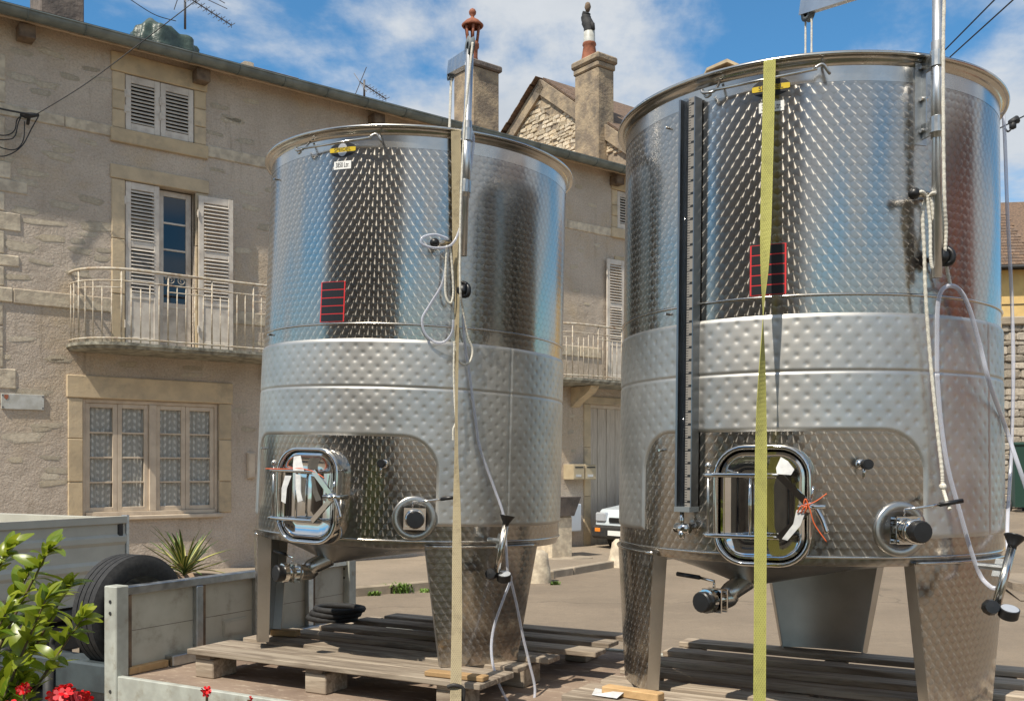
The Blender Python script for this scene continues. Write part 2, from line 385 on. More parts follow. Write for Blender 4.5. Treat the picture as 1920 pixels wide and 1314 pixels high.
# ground
def ground_mat(name, c1_, c2_, spots):
    m, nt, N, L, b = nodes(name); vec = coords(nt, 'Object')
    c = mixc(nt, rng_(nt, noise(nt, vec, .45, 8, .6), .35, .65), c1_, c2_)
    c = mixc(nt, rng_(nt, noise(nt, vec, 1.6, 9, .7), .5, .7, 0, .6), c, spots)
    c = mixc(nt, rng_(nt, noise(nt, vec, 11, 7, .8), .44, .66, 0, .42), c, tuple(x*.62 for x in c1_))
    c = mixc(nt, rng_(nt, noise(nt, coords(nt, 'Object', (.25, 3, 1)), .8, 6, .6), .56, .7, 0, .3), c, tuple(x*.6 for x in c1_))
    c = mixc(nt, rng_(nt, noise(nt, vec, 55, 5, .75), .42, .68, 0, .5), c, tuple(x*.5 for x in c1_))
    c = mixc(nt, rng_(nt, noise(nt, vec, 150, 3, .7), .56, .7, 0, .5), c, tuple(min(1, x*1.6) for x in c1_))
    c = mixc(nt, rng_(nt, noise(nt, coords(nt, 'Object', (1, 1, 1)), .9, 10, .8), .60, .66, 0, .35), c, tuple(x*.45 for x in c1_))
    wv = N.new('ShaderNodeTexNoise'); L.new(vec, wv.inputs['Vector']); wv.inputs['Scale'].default_value = 1.3; wv.inputs['Detail'].default_value = 6
    vo = N.new('ShaderNodeTexVoronoi'); vo.feature = 'DISTANCE_TO_EDGE'; vo.inputs['Scale'].default_value = .13
    L.new(vmth(nt, 'ADD', vec, vmth(nt, 'SCALE', wv.outputs['Color'], None, 1.3)), vo.inputs['Vector'])
    c = mixc(nt, rng_(nt, vo.outputs['Distance'], .001, .006, .4, 0), c, tuple(x*.3 for x in c1_))
    L.new(c, b.inputs['Base Color']); b.inputs['Roughness'].default_value = .93
    L.new(bump(nt, noise(nt, vec, 60, 6, .75), .6, .012), b.inputs['Normal']); MT[name] = m
ground_mat('asphalt', (.265, .21, .152), (.205, .162, .118), (.32, .255, .182))
ground_mat('pavement', (.34, .275, .205), (.27, .22, .165), (.22, .18, .13))
mat('kerb_stone', (.40, .33, .24), .9, col2=(.28, .23, .17), nscale=5, bmp=.5, bscale=20, vary=.12)
mat('grass', (.13, .22, .03), .7, vary=.3)
# trailer, pallets, truck
def wood(name, a, b2, d):
    m, nt, N, L, b = nodes(name); vec = coords(nt, 'Object', (1.2, 14, 14))
    oi = N.new('ShaderNodeObjectInfo'); off = vmth(nt, 'ADD', vec, vmth(nt, 'SCALE', (13.0, 7.0, 3.0), None, oi.outputs['Random']))
    n = noise(nt, off, 2.0, 8, .65, .6)
    c = mixc(nt, rng_(nt, n, .35, .65), a, b2)
    c = mixc(nt, rng_(nt, noise(nt, off, .5, 4), .5, .75), c, d)
    hsv = N.new('ShaderNodeHueSaturation'); lk(nt, c, hsv.inputs['Color'])
    L.new(mth(nt, 'ADD', mth(nt, 'MULTIPLY', oi.outputs['Random'], .4), .8), hsv.inputs['Value'])
    L.new(hsv.outputs[0], b.inputs['Base Color']); b.inputs['Roughness'].default_value = .88
    L.new(bump(nt, n, .35, .004), b.inputs['Normal']); MT[name] = m
wood('pallet_wood', (.44, .37, .285), (.20, .155, .115), (.33, .26, .19)); wood('deck_wood', (.27, .195, .14), (.16, .115, .085), (.34, .27, .20))
m, nt, N, L, b = nodes('deck_ply'); vec = coords(nt, 'Object')
c = mixc(nt, rng_(nt, noise(nt, vec, 2.0, 8, .65), .35, .65), (.29, .215, .16), (.19, .135, .10))
c = mixc(nt, rng_(nt, noise(nt, coords(nt, 'Object', (1, 3, 1)), 9.0, 10, .75), .52, .66), c, (.46, .38, .29))
L.new(c, b.inputs['Base Color']); b.inputs['Roughness'].default_value = .85; MT['deck_ply'] = m
wood('new_wood', (.48, .31, .15), (.38, .24, .11), (.42, .27, .13))
mat('post_paint', (.46, .48, .43), .5, col2=(.36, .37, .33), nscale=9, col3=(.22, .18, .12), n3=6)
mat('headboard_ply', (.47, .46, .39), .7, col2=(.39, .375, .31), nscale=3, col3=(.25, .22, .17), n3=4, bmp=.08, bscale=40)
mat('truck_white', (.50, .49, .425), .4, col2=(.42, .41, .355), nscale=2.5); mat('chassis_black', (.02, .02, .022), .6, col2=(.035, .033, .03), nscale=20)
mat('drawbar_paint', (.06, .078, .085), .5, col2=(.04, .05, .055), nscale=8)
mat('lamp_red', (.35, .05, .02), .25); mat('lamp_orange', (.8, .25, .03), .25); mat('car_white', (.58, .64, .68), .25)
mat('lens', (.5, .52, .55), .08, .3); mat('plate_blue', (.05, .22, .55), .4)
# plants
def leaf_mat(name, a, b2, tr):
    m, nt, N, L, b = nodes(name); oi = N.new('ShaderNodeObjectInfo'); vec = coords(nt, 'Object')
    s = N.new('ShaderNodeSeparateXYZ'); L.new(vec, s.inputs[0])
    c = mixc(nt, oi.outputs['Random'], a, b2)
    c = mixc(nt, rng_(nt, noise(nt, vec, 60, 5), .5, .75, 0, .5), c, (.30, .27, .04))
    vein = rng_(nt, mth(nt, 'ABSOLUTE', s.outputs[0]), 0, .003, .35, 0)
    c = mixc(nt, vein, c, (.30, .38, .08))
    L.new(c, b.inputs['Base Color']); b.inputs['Roughness'].default_value = .32
    t = N.new('ShaderNodeBsdfTranslucent'); L.new(mixc(nt, .5, c, tr), t.inputs[0])
    mx = N.new('ShaderNodeMixShader'); mx.inputs[0].default_value = .38
    L.new(b.outputs[0], mx.inputs[1]); L.new(t.outputs[0], mx.inputs[2]); L.new(mx.outputs[0], N['Material Output'].inputs[0]); MT[name] = m
leaf_mat('shrub_leaf', (.085, .17, .012), (.32, .36, .03), (.55, .62, .04))
leaf_mat('geranium_leaf', (.05, .11, .02), (.10, .17, .03), (.2, .3, .03))
def yucca_mat():
    m, nt, N, L, b = nodes('yucca_leaf'); vec = coords(nt, 'Object'); s = N.new('ShaderNodeSeparateXYZ'); L.new(vec, s.inputs[0])
    f = rng_(nt, mth(nt, 'ABSOLUTE', s.outputs[0]), .006, .012)
    L.new(mixc(nt, f, (.06, .11, .02), (.52, .48, .16)), b.inputs['Base Color']); b.inputs['Roughness'].default_value = .45; MT['yucca_leaf'] = m
yucca_mat()
mat('branch', (.16, .115, .06), .85, col2=(.09, .065, .035), nscale=30); mat('petal', (.75, .02, .025), .5, vary=.2); mat('planter', (.34, .24, .15), .85, col2=(.2, .14, .1), nscale=5)

# ------------------------------------------------------------------ ground
HROT = math.atan2(.616, .788); DX, DY = cos(HROT), sin(HROT); NX, NY = DY, -DX      # house: along, outward normal
P0 = Vector((-5.53, 15.5, 0))
def W(px, py, off=0.0):
    """pixel -> house frame (along, -off, z) on the plane off metres in front of the facade"""
    ux = (px-960)/F; bx, by = P0.x+NX*off, P0.y+NY*off
    s = (ux*by-bx)/(DX-ux*DY); Y = by+s*DY
    return Vector((s, -off, EYE+(HY-py)/F*Y))
g = MB(); g.add([(-260, -260, 0), (260, -260, 0), (260, 420, 0), (-260, 420, 0)], [(0, 1, 2, 3)])
structure('road', g, 'asphalt')
def hw(s, off, z=0.0): return Vector((P0.x+DX*s+NX*off, P0.y+DY*s+NY*off, z))
pv = MB()
edge = [(-16, 3.55), (4.7, 3.55), (5.6, 3.3), (7.4, 2.7), (9.2, 2.3), (22, 2.2)]
top_ = [hw(s, o, .115 if s < 5 else (.09 if s < 7 else .05)) for s, o in edge]; wl_ = [hw(s, -.4, .12) for s, o in edge]
for i in range(len(edge)-1):
    pv.add([top_[i], top_[i+1], wl_[i+1], wl_[i]], [(0, 1, 2, 3)])
pav = structure('pavement', pv, 'pavement')
kb = MB().box(0, .98, -.14, 0, -.2, .125, .012).mesh('kerb_stone'); kb.materials.append(MT['kerb_stone'])
for s in range(-7, 5):
    q = hw(s, 3.56); inst('kerb_stone', kb, pav, (q.x, q.y, 0), (0, 0, HROT))
for i in range(1, len(edge)-1):
    a, b_ = Vector(edge[i]), Vector(edge[i+1]); n = max(1, int((b_-a).length/1.0)) if i < 4 else 6
    for k in range(n):
        c = a+(b_-a)*(k/n); q = hw(c.x, c.y); h = (b_-a)/n
        inst('kerb_stone', kb, pav, (q.x, q.y, -.005 if i < 3 else -.05), (0, 0, HROT-math.atan2(h.y, h.x)), (h.length, 1, 1))

# ------------------------------------------------------------------ main house
house = thing('stone_house', 'long rendered stone house with white shutters, balconies and zinc gutter behind the tanks', 'house', P0, HROT)
S0, S1 = W(-330, 500).x, 17.0
EAVE = W(300, 88, .38).z            # gutter centre height
WT = EAVE+.0
aw = (W(234, 138), W(364, 200), W(234, 243)); dw = (W(234, 338), W(366, 400), W(234, 645)); gw = (W(155, 746), W(410, 800), W(155, 968))
gd0 = W(1107, 757); ra = (W(1157, 357), W(1157, 428)); rd = (W(1165, 500), W(1150, 690))
ops = [[aw[0].x, aw[1].x, aw[2].z, aw[0].z], [dw[0].x, dw[1].x, dw[2].z, dw[0].z], [gw[0].x, gw[1].x, gw[2].z, gw[0].z],
       [gd0.x, gd0.x+2.5, 0.1, gd0.z], [ra[0].x, ra[0].x+1.15, ra[1].z, ra[0].z], [rd[0].x, rd[0].x+1.25, dw[2].z, dw[0].z]]
def wall_mesh(mb, s0, s1, z0, z1, ops, rev=.2):
    xs = sorted(set([s0, s1]+[o[0] for o in ops]+[o[1] for o in ops])); zs = sorted(set([z0, z1]+[o[2] for o in ops]+[o[3] for o in ops]))
    for i in range(len(xs)-1):
        for k in range(len(zs)-1):
            cx, cz = (xs[i]+xs[i+1])/2, (zs[k]+zs[k+1])/2
            if any(o[0] < cx < o[1] and o[2] < cz < o[3] for o in ops): continue
            mb.add([(xs[i], 0, zs[k]), (xs[i+1], 0, zs[k]), (xs[i+1], 0, zs[k+1]), (xs[i], 0, zs[k+1])], [(0, 1, 2, 3)])
    for a, b_, c, d in ops:
        for q in ([(a,0,c),(a,0,d),(a,rev,d),(a,rev,c)], [(b_,0,d),(b_,0,c),(b_,rev,c),(b_,rev,d)], [(a,0,d),(b_,0,d),(b_,rev,d),(a,rev,d)], [(b_,0,c),(a,0,c),(a,rev,c),(b_,rev,c)]):
            mb.add(q, [(0, 1, 2, 3)])
wmb = MB(); wall_mesh(wmb, S0, S1, -.3, WT, ops, .22)
wmb.add([(S0, 0, -.3), (S0, 0, WT), (S0, 5, WT), (S0, 5, -.3)], [(0, 1, 2, 3)]); wmb.add([(S1, 0, -.3), (S1, 5, -.3), (S1, 5, WT), (S1, 0, WT)], [(0, 1, 2, 3)])
wmb.add([(S0, 5, -.3), (S0, 5, WT), (S1, 5, WT), (S1, 5, -.3)], [(0, 1, 2, 3)])
hwall = obj('wall', wmb, 'render_wall', house)
obj('dark_interior', MB().box(S0+.1, S1-.1, .34, 4.9, 0, WT-.05), 'dark_inside', house)
# plinth of the lower wall, slightly proud
# stone dressings
def stone(x0, x1, z0, z1, pr=.02, m='cut_stone', name='dressed_stone', y1=.05):
    return obj(name, MB().box(x0, x1, -pr, y1, z0, z1, .012), m, house)
def band(pxs, ytop, ybot, refx, seed, m='pale_stone', pr=.025, mn=.7, mx=1.5):
    z1, z0 = W(refx, ytop).z, W(refx, ybot).z; r = random.Random(seed)
    for a, b_ in pxs:
        s, e = W(a, 400).x, W(b_, 400).x
        while s < e-.05:
            n = min(e, s+r.uniform(mn, mx))
            if e-n < .3: n = e
            stone(s+.004, n-.004, z0+r.uniform(-.01, .01), z1, pr+r.uniform(-.006, .006), m, 'band_stone'); s = n
band([(-330, 212), (384, 1152)], 193, 216, 0, 1)
band([(-330, 209), (436, 1127)], 538, 566, 0, 2)
def surround(o, jw, lh, sill, m='cut_stone', lint=True):
    a, b_, c, d = o
    if lint: stone(a-jw-.02, b_+jw+.02, d+.002, d+lh, .035, m, 'lintel')
    for (x0, x1) in ((a-jw, a+.0), (b_-.0, b_+jw)):
        z = c; k = 0
        while z < d-.05:
            h = min(d, z+(d-c)/3*(.85+.3*rng.random()))
            if d-h < .25: h = d
            stone(x0, x1, z+.003, h-.003, .022+.004*(k % 2), m, 'jamb_stone', .1); z = h; k += 1
    if sill: stone(a-jw-.03, b_+jw+.03, c-sill, c-.003, .05, m, 'window_sill', .16)
surround(ops[0], .19, .30, .22); surround(ops[1], .20, .22, 0); surround(ops[2], .21, .34, .0)
surround(ops[3], .20, .16, 0); surround(ops[4], .17, .30, .22); surround(ops[5], .2, .22, 0)
stone(ops[2][0]-.05, ops[2][1]+.05, ops[2][2]-.07, ops[2][2]-.004, .07, 'frame_paint', 'window_sill', .16)
# quoins at the left
for (a, b_, c, d) in ((-25, 51, 334, 359), (-25, 39, 396, 431), (-25, 36, 476, 498), (-25, 8, 360, 395), (-25, 8, 432, 475), (-25, 8, 499, 536),
                      (-25, 30, 690, 728), (-25, 6, 568, 610), (-25, 6, 611, 650), (-25, 6, 651, 689), (-25, 10, 100, 150), (-25, 10, 151, 192), (-25, 9, 218, 262), (-25, 9, 263, 300), (-25, 20, 301, 333)):
    p, q = W(a, c), W(b_, d); stone(p.x, q.x, W(0, d).z+.004, W(0, c).z-.004, .014, 'pale_stone', 'quoin')
# stones showing through the render
def patch_mesh(seed):
    r = random.Random(seed); n = 14; mb = MB(); o = []; i_ = []
    for k in range(n):
        a = 2*pi*k/n; rr = .5*(.72+.35*r.random()); cx = abs(cos(a))**.55*(1 if cos(a) > 0 else -1); sz = abs(sin(a))**.6*(1 if sin(a) > 0 else -1)
        o.append((cx*rr, 0, sz*rr)); i_.append((cx*rr*.72, -1, sz*rr*.72))
    mb.add(o+i_, [tuple(range(n, 2*n))]+[(k, (k+1) % n, n+(k+1) % n, n+k) for k in range(n)])
    me = mb.mesh('flush_stone', True); me.materials.append(MT['flush_stone']); return me
PM = [patch_mesh(s) for s in range(8)]
r = random.Random(5); placed = []
seeds = [(45, 147, 40, 12), (87, 160, 36, 9), (130, 144, 26, 8), (40, 98, 30, 7), (95, 100, 40, 9), (170, 130, 24, 6), (110, 270, 40, 8), (60, 325, 40, 9), (118, 282, 30, 7), (345, 312, 36, 7),
         (95, 447, 42, 9), (35, 462, 50, 13), (80, 417, 60, 7), (170, 375, 34, 10), (120, 385, 38, 11), (190, 425, 60, 14), (165, 440, 28, 6), (150, 470, 34, 9), (75, 492, 32, 6), (30, 520, 40, 8), (190, 485, 22, 9),
         (40, 636, 36, 7), (105, 672, 32, 8), (60, 735, 55, 8), (45, 820, 55, 14), (95, 858, 30, 6), (100, 905, 40, 9), (240, 683, 28, 8), (310, 686, 30, 7), (360, 690, 34, 7), (450, 770, 24, 7), (465, 805, 24, 8),
         (410, 200, 30, 8), (440, 225, 40, 9), (470, 190, 30, 7), (460, 265, 34, 8), (430, 150, 34, 8), (400, 355, 26, 7), (470, 390, 30, 9), (455, 470, 30, 8), (1085, 350, 20, 8), (1110, 385, 24, 7),
         (1090, 470, 20, 6), (1075, 500, 22, 8), (1120, 460, 18, 6), (1080, 545, 22, 7), (1100, 570, 18, 6), (1070, 810, 16, 6), (1075, 845, 14, 6), (1072, 780, 14, 6)]
for _ in range(80): seeds.append((r.uniform(0, 520), r.uniform(120, 930), r.uniform(20, 44), r.uniform(5, 10)))
for (px, py, w_, h_) in seeds:
    p = W(px, py)
    if any(a-.3 < p.x < b_+.3 and c-.3 < p.z < d+.4 for a, b_, c, d in ops): continue
    if p.x < W(dw[1].x and 436, 400).x and dw[2].z < p.z < dw[0].z and p.x > ops[1][0]: continue
    if abs(p.z-W(0, 205).z) < .2 or abs(p.z-W(0, 552).z) < .25: continue
    k = 119.0
    inst('flush_stone', r.choice(PM), hwall, (p.x, -.001, p.z), (0, r.uniform(-.12, .12), 0), (w_*1.35/k, .004, h_*1.5/k))
# shutters
def shutter(x0, x1, z0, z1, y, splits, ang=0.0, open_=False, louvre=True):
    """framed louvred shutter hinged on x0; slats are separate"""
    w = x1-x0; st = .085
    root_y = y; mb = MB(); t = .035
    mb.box(0, st, -t, 0, z0, z1, .006).box(w-st, w, -t, 0, z0, z1, .006)
    rails = [z0]+[z0+(z1-z0)*f for f in splits]+[z1]
    for i, z in enumerate(rails):
        a, b_ = (z, z+.11) if i == 0 else ((z-.11, z) if i == len(rails)-1 else (z-.05, z+.05))
        mb.box(st, w-st, -t+.003, -.003, a, b_, .005)
    sh = obj('shutter', mb, 'shutter_paint', house)
    sh.location = (x0, root_y, 0); sh.rotation_euler = (0, 0, ang)
    slat = MB().box(0, w-2*st, -.004, .004, -.03, .03).mesh('slat'); slat.materials.append(MT['shutter_paint'])
    solid = len(splits) > 1
    for i in range(len(rails)-1):
        a = rails[i]+(.11 if i == 0 else .05); b_ = rails[i+1]-(.11 if i == len(rails)-2 else .05)
        if solid and i == 0:
            obj('shutter_panel', MB().box(st, w-st, -t+.012, -.01, a, b_, .0), 'shutter_paint', sh); continue
        n = max(3, int((b_-a)/.056))
        for k in range(n): inst('slat', slat, sh, (st, -.02, a+(k+.5)*(b_-a)/n), (R_(-48), 0, 0))
    for z in (z0+.3, z1-.3):
        obj('hinge', MB().box(-.03, .07, -t-.006, -t, z-.03, z+.03).cyl((-.012, -t-.012, z-.06), (-.012, -t-.012, z+.06), .012, 8), 'shutter_paint', sh)
    return sh
a, b_, c, d = ops[0]; mid = (a+b_)/2
shutter(a+.01, mid-.004, c+.01, d-.01, .03, []); shutter(mid+.004, b_-.01, c+.01, d-.01, .03, [])
a, b_, c, d = ops[1]; xl = W(299, 400).x; xr0, xr1 = W(369, 400).x, W(432, 400).x
shutter(a+.01, xl, c+.01, d-.01, .03, [.30, .62]); shutter(xr0, xr1, c+.01, d-.06, -.06, [.30, .62], R_(-4))
a, b_, c, d = ops[4]; mid = (a+b_)/2
shutter(a+.01, mid-.004, c+.01, d-.01, .03, []); shutter(mid+.004, b_-.01, c+.01, d-.01, .03, [])
sx0, sx1 = W(1133, 500).x, W(1164, 500).x
shutter(sx0, sx1, ops[5][2]+.01, W(1140, 487).z, -.06, [.30, .62], R_(-3))
shutter(ops[5][1]+.02, ops[5][1]+.66, ops[5][2]+.01, W(1140, 487).z, -.06, [.30, .62], R_(2))
# French doors
def casement(x0, x1, z0, z1, y, cols, rows, m, glass, st=.06, bar=.028, base=0.0, name='window'):
    mb = MB(); t = .05; g0 = z0+base
    mb.box(x0, x0+st, y, y+t, z0, z1, .005).box(x1-st, x1, y, y+t, z0, z1, .005).box(x0+st, x1-st, y, y+t, z1-st, z1, .005).box(x0+st, x1-st, y, y+t, g0, g0+st, .005)
    if base: mb.box(x0+st, x1-st, y+.015, y+t-.01, z0, g0).box(x0+st, x1-st, y+.002, y+t, z0, z0+.1, .005)
    w = (x1-x0-2*st)/cols; h = (z1-g0-2*st)/rows
    for i in range(1, cols): mb.box(x0+st+i*w-bar/2, x0+st+i*w+bar/2, y+.005, y+t-.01, g0+st, z1-st)
    for k in range(1, rows): mb.box(x0+st, x1-st, y+.004, y+t-.012, g0+st+k*h-bar/2, g0+st+k*h+bar/2, .003)
    win = obj(name, mb, m, house)
    for i in range(cols):
        for k in range(rows):
            obj('pane', MB().box(x0+st+i*w+.004, x0+st+(i+1)*w-.004, y+.022, y+.027, g0+st+k*h+.004, g0+st+(k+1)*h-.004), glass, win)
    return win
for o in (ops[1], ops[5]):
    a, b_, c, d = o; m_ = (a+b_)/2
    casement(a+.02, m_-.003, c+.02, d-.02, .13, 1, 4, 'shutter_paint', 'dark_glass', .085, .03, .62, 'french_door')
    casement(m_+.003, b_-.02, c+.02, d-.02, .13, 1, 4, 'shutter_paint', 'dark_glass', .085, .03, .62, 'french_door')
# ground-floor window: two pairs of casements with lace
a, b_, c, d = ops[2]; m_ = (a+b_)/2
obj('window_frame', MB().box(a+.002, a+.05, .04, .14, c+.002, d-.002, .005).box(b_-.05, b_-.002, .04, .14, c+.002, d-.002, .005).box(a+.05, b_-.05, .04, .14, d-.06, d-.002, .005)
    .box(a+.05, b_-.05, .02, .14, c+.002, c+.06, .005).box(m_-.055, m_+.055, .025, .14, c+.06, d-.06, .008), 'frame_paint', house)
q = (m_-.055-a-.05)/2
for k, x in enumerate((a+.05, a+.05+q, m_+.055, m_+.055+q)):
    casement(x+.002, x+q-.002, c+.062, d-.062, .065, 1, 4, 'frame_paint', 'window_glass', .068 if k % 2 == 0 else .068, .026, 0, 'casement')
    cu = MB(); nseg = 40; vs = []; fs = []
    for i in range(nseg+1):
        xx = x+q*i/nseg
        for z, am in ((c+.05, .022), (d-.05, .014)): vs.append((xx, .125+am*.5*sin(i*1.15+k)+.006*sin(i*2.9), z))
    for i in range(nseg): fs.append((2*i, 2*i+2, 2*i+3, 2*i+1))
    if k % 2 == 1 or k == 0:      # drawn aside at one lower corner
        for i in range(nseg+1): vs[2*i] = (x+(q*(i/nseg)*.83), vs[2*i][1], vs[2*i][2])
    cu.add(vs, fs); obj('lace_curtain', cu, 'lace', house, True)
# garage door planks
a, b_, c, d = ops[3]; n = 9
for k in range(n):
    w = (b_-a-.1)/n; obj('plank', MB().box(a+.05+k*w+.006, a+.05+(k+1)*w-.006, .12+.004*(k % 2), .16, c, d-.08, .006), 'garage_planks', house)
obj('door_frame', MB().box(a, a+.06, .08, .2, c, d, .005).box(b_-.06, b_, .08, .2, c, d, .005).box(a+.06, b_-.06, .08, .2, d-.08, d, .005), 'frame_paint', house)
# balconies
def balcony(sl, sr, off, zf, ztop):
    rr = .75
    def path(inset, n=10):
        o = off-inset; l, r2 = sl+inset, sr-inset; pts = [(l, 0.0)]
        for k in range(n+1):
            t = pi/2*k/n; pts.append((l+rr-rr*cos(t), -(o-rr*.92)-(rr*.92)*sin(t)))
        for k in range(1, 12): pts.append((l+rr+(r2-l-2*rr)*k/12, -o))
        for k in range(n+1):
            t = pi/2*(1-k/n); pts.append((r2-rr+rr*cos(t), -(o-rr*.92)-(rr*.92)*sin(t)))
        pts.append((r2, 0.0)); return pts
    p = path(0); n = len(p); mb = MB(); prof = [(0, zf), (0, zf-.045), (.025, zf-.05), (.04, zf-.085), (.09, zf-.10)]
    rows = []
    for ins, z in prof: rows.append([(x, y, z) for x, y in path(ins)])
    vs = [v for row in rows for v in row]; fs = []
    for i in range(len(prof)-1):
        for k in range(n-1): fs.append((i*n+k, i*n+k+1, (i+1)*n+k+1, (i+1)*n+k))
    fs.append(tuple(range(n))[::-1]); fs.append(tuple((len(prof)-1)*n+k for k in range(n)))
    mb.add(vs, fs); bal = obj('balcony', mb, 'balcony_slab', house)
    rp = path(.05, 8)
    def rail(z, r_): obj('rail', MB().tube([(x, y, z) for x, y in rp], r_, 8), 'rail_paint', bal, True)
    rail(ztop, .022); rail(ztop-.17, .011); rail(zf+.06, .014)
    # balusters evenly along the path
    L_ = [0]; 
    for i in range(1, len(rp)): L_.append(L_[-1]+(Vector(rp[i])-Vector(rp[i-1])).length)
    nb = int(L_[-1]/.135); thin = MB().cyl((0, 0, 0), (0, 0, 1), .0085, 6).mesh('baluster', True); thin.materials.append(MT['rail_paint'])
    for k in range(nb+1):
        t = L_[-1]*(k+.5)/(nb+1); i = max(j for j in range(len(L_)) if L_[j] <= t); i = min(i, len(rp)-2)
        f = (t-L_[i])/(L_[i+1]-L_[i]); x = rp[i][0]+(rp[i+1][0]-rp[i][0])*f; y = rp[i][1]+(rp[i+1][1]-rp[i][1])*f
        post = k % 5 == 2; h = (ztop-zf-.01) if post else ztop-.17-zf-(.1 if (k//5) % 2 else .0)
        inst('baluster', thin, bal, (x, y, zf), (0, 0, 0), (1.5, 1.5, h) if post else (1, 1, h))
    mids = MB()
    for k in range(0, nb, 10):
        seg = []
        for q_ in range(0, 9):
            t = L_[-1]*min(nb, k+2+q_*5/8+.5)/(nb+1); i = min(max(j for j in range(len(L_)) if L_[j] <= t), len(rp)-2)
            f = (t-L_[i])/(L_[i+1]-L_[i]); seg.append((rp[i][0]+(rp[i+1][0]-rp[i][0])*f, rp[i][1]+(rp[i+1][1]-rp[i][1])*f, ztop-.27))
        mids.tube(seg, .009, 6)
    obj('lower_rail', mids, 'rail_paint', bal, True)
    # scroll ornament
    sc = MB(); cx = W(297, 500).x if sl < 4 else (sl+sr)/2
    for sg in (-1, 1):
        pts = []
        for k in range(26):
            t = k/25*3.4*pi; r_ = .075*(1-k/32); pts.append((cx+sg*(.085+r_*cos(t)), -off+.05, ztop-.085+r_*sin(t)))
        sc.tube(pts, .007, 5)
    obj('scroll', sc, 'rail_paint', bal, True)
    return bal
zf = W(300, 646, .85).z; zt_ = W(300, 511, .85).z
dc = (ops[1][0]+ops[1][1])/2
bl = W(139, 600, .45).x
balcony(bl, 2*dc-bl+1.3, .85, zf, zt_)
rc = (ops[5][0]+ops[5][1])/2
balcony(rc-(dc-bl)-1.9, rc+(dc-bl)+1.9, .85, zf-.02, zt_)
# corbel under the right balcony
cpts = []
for k in range(15): t = k/14; cpts.append((0, -.62*(1-t)**.8-.02-.05*sin(t*2*pi), zf-.13-.42*t))
poly = cpts+[(0, 0, zf-.55), (0, 0, zf-.13)]
for px in (1070, 1290):
    x = W(px, 700).x; obj('corbel', MB().prism([(x, p[1], p[2]) for p in poly], (.22, 0, 0)), 'cut_stone', house)
# eaves, gutter, roof
ge = MB(); gy, gr = -.38, .11
prof = [(gy+gr*cos(t), EAVE+gr*sin(t)) for t in [pi+pi*k/10 for k in range(11)]]
prof = prof+[(y_*1.0+(.008 if y_ < gy else -.008), z_) for y_, z_ in prof[::-1]]
n = len(prof); vs = [(x, y, z) for x in (S0-.3, S1+.3) for y, z in prof]
ge.add(vs, [(k, k+1, n+k+1, n+k) for k in range(n-1)]); ge.tube([(S0-.3, gy-gr, EAVE), (S1+.3, gy-gr, EAVE)], .014, 8)
gut = obj('gutter', ge, 'zinc', house, auto=50)
for k in range(40):
    x = S0+k*.78
    if x < S1: obj('gutter_bracket', MB().tube([(x, gy+(gr+.006)*cos(t), EAVE+(gr+.006)*sin(t)) for t in [pi+pi*j/10 for j in range(11)]], .008, 5), 'zinc', gut)
obj('soffit', MB().box(S0-.3, S1+.3, -.36, .02, EAVE-.005, EAVE+.03), 'soffit', house)
obj('fascia', MB().box(S0-.3, S1+.3, -.29, -.262, EAVE-.10, EAVE-.006), 'soffit', house)
for px in (45, 372, 1150, 700):
    x = W(px, 100).x; obj('beam_end', MB().box(x-.11, x+.11, -.24, .05, EAVE-.30, EAVE-.10, .01), 'old_wood', house)
rf = MB(); rs = math.tan(R_(19))
rf.add([(S0-.3, -.4, EAVE+.06), (S1+.3, -.4, EAVE+.06), (S1+.3, 2.5, EAVE+.06+2.9*rs), (S0-.3, 2.5, EAVE+.06+2.9*rs), (S0-.3, 5.4, EAVE+.06), (S1+.3, 5.4, EAVE+.06)], [(0, 1, 2, 3), (3, 2, 5, 4)])
roof = obj('roof', rf, 'roof_tiles', house)
obj('roof_underside', MB().add([(S0-.25, -.37, EAVE+.03), (S1+.25, -.37, EAVE+.03), (S1+.25, 5.3, EAVE+.03), (S0-.25, 5.3, EAVE+.03)], [(0, 3, 2, 1)]), 'soffit', house)
tl = MB().lathe([(.07, 0), (.07, .42)], 8, (0, 0, 0), (0, 1, 0), 0, pi).mesh('roof_tile', True); tl.materials.append(MT['roof_tiles'])
x = S0; k = 0
while x < S1 and k < 150:
    inst('roof_tile', tl, roof, (x, -.36, EAVE+.02), (R_(19), 0, 0)); x += .17; k += 1
# chimneys on the house roof
def chimney(pl, pr, py_top, off, dep, m, cap=True, pot=None, zb=8.3):
    p, q = W(pl, py_top, off), W(pr, py_top, off); zt = W((pl+pr)/2, py_top, off).z
    ch = obj('chimney', MB().box(p.x, q.x, -off, -off+dep, zb, zt-.14 if cap else zt, .02), m, house)
    if cap: obj('chimney_cap', MB().box(p.x-.06, q.x+.06, -off-.06, -off+dep+.06, zt-.139, zt, .03), 'soot_render', ch)
    return ch, (p.x+q.x)/2, zt
chimney(76, 158, -60, -1.6, .75, 'soot_render')
ch, cx, zt = chimney(887, 936, 118, -2.05, .75, 'chimney_render')
cx = W(886, 100, -2.4).x
obj('chimney_pot', MB().lathe([(.10, 0), (.15, .02), (.115, .2), (.12, .38), (.15, .42), (.15, .5), (.125, .54)], 20, (cx, 2.4, zt)), 'terracotta', ch, True)
lan = MB()
for k in range(6):
    t = 2*pi*k/6; lan.tube([(cx+.115*cos(t), 2.4+.115*sin(t), zt+.53), (cx+.165*cos(t), 2.4+.165*sin(t), zt+.9)], .03, 6)
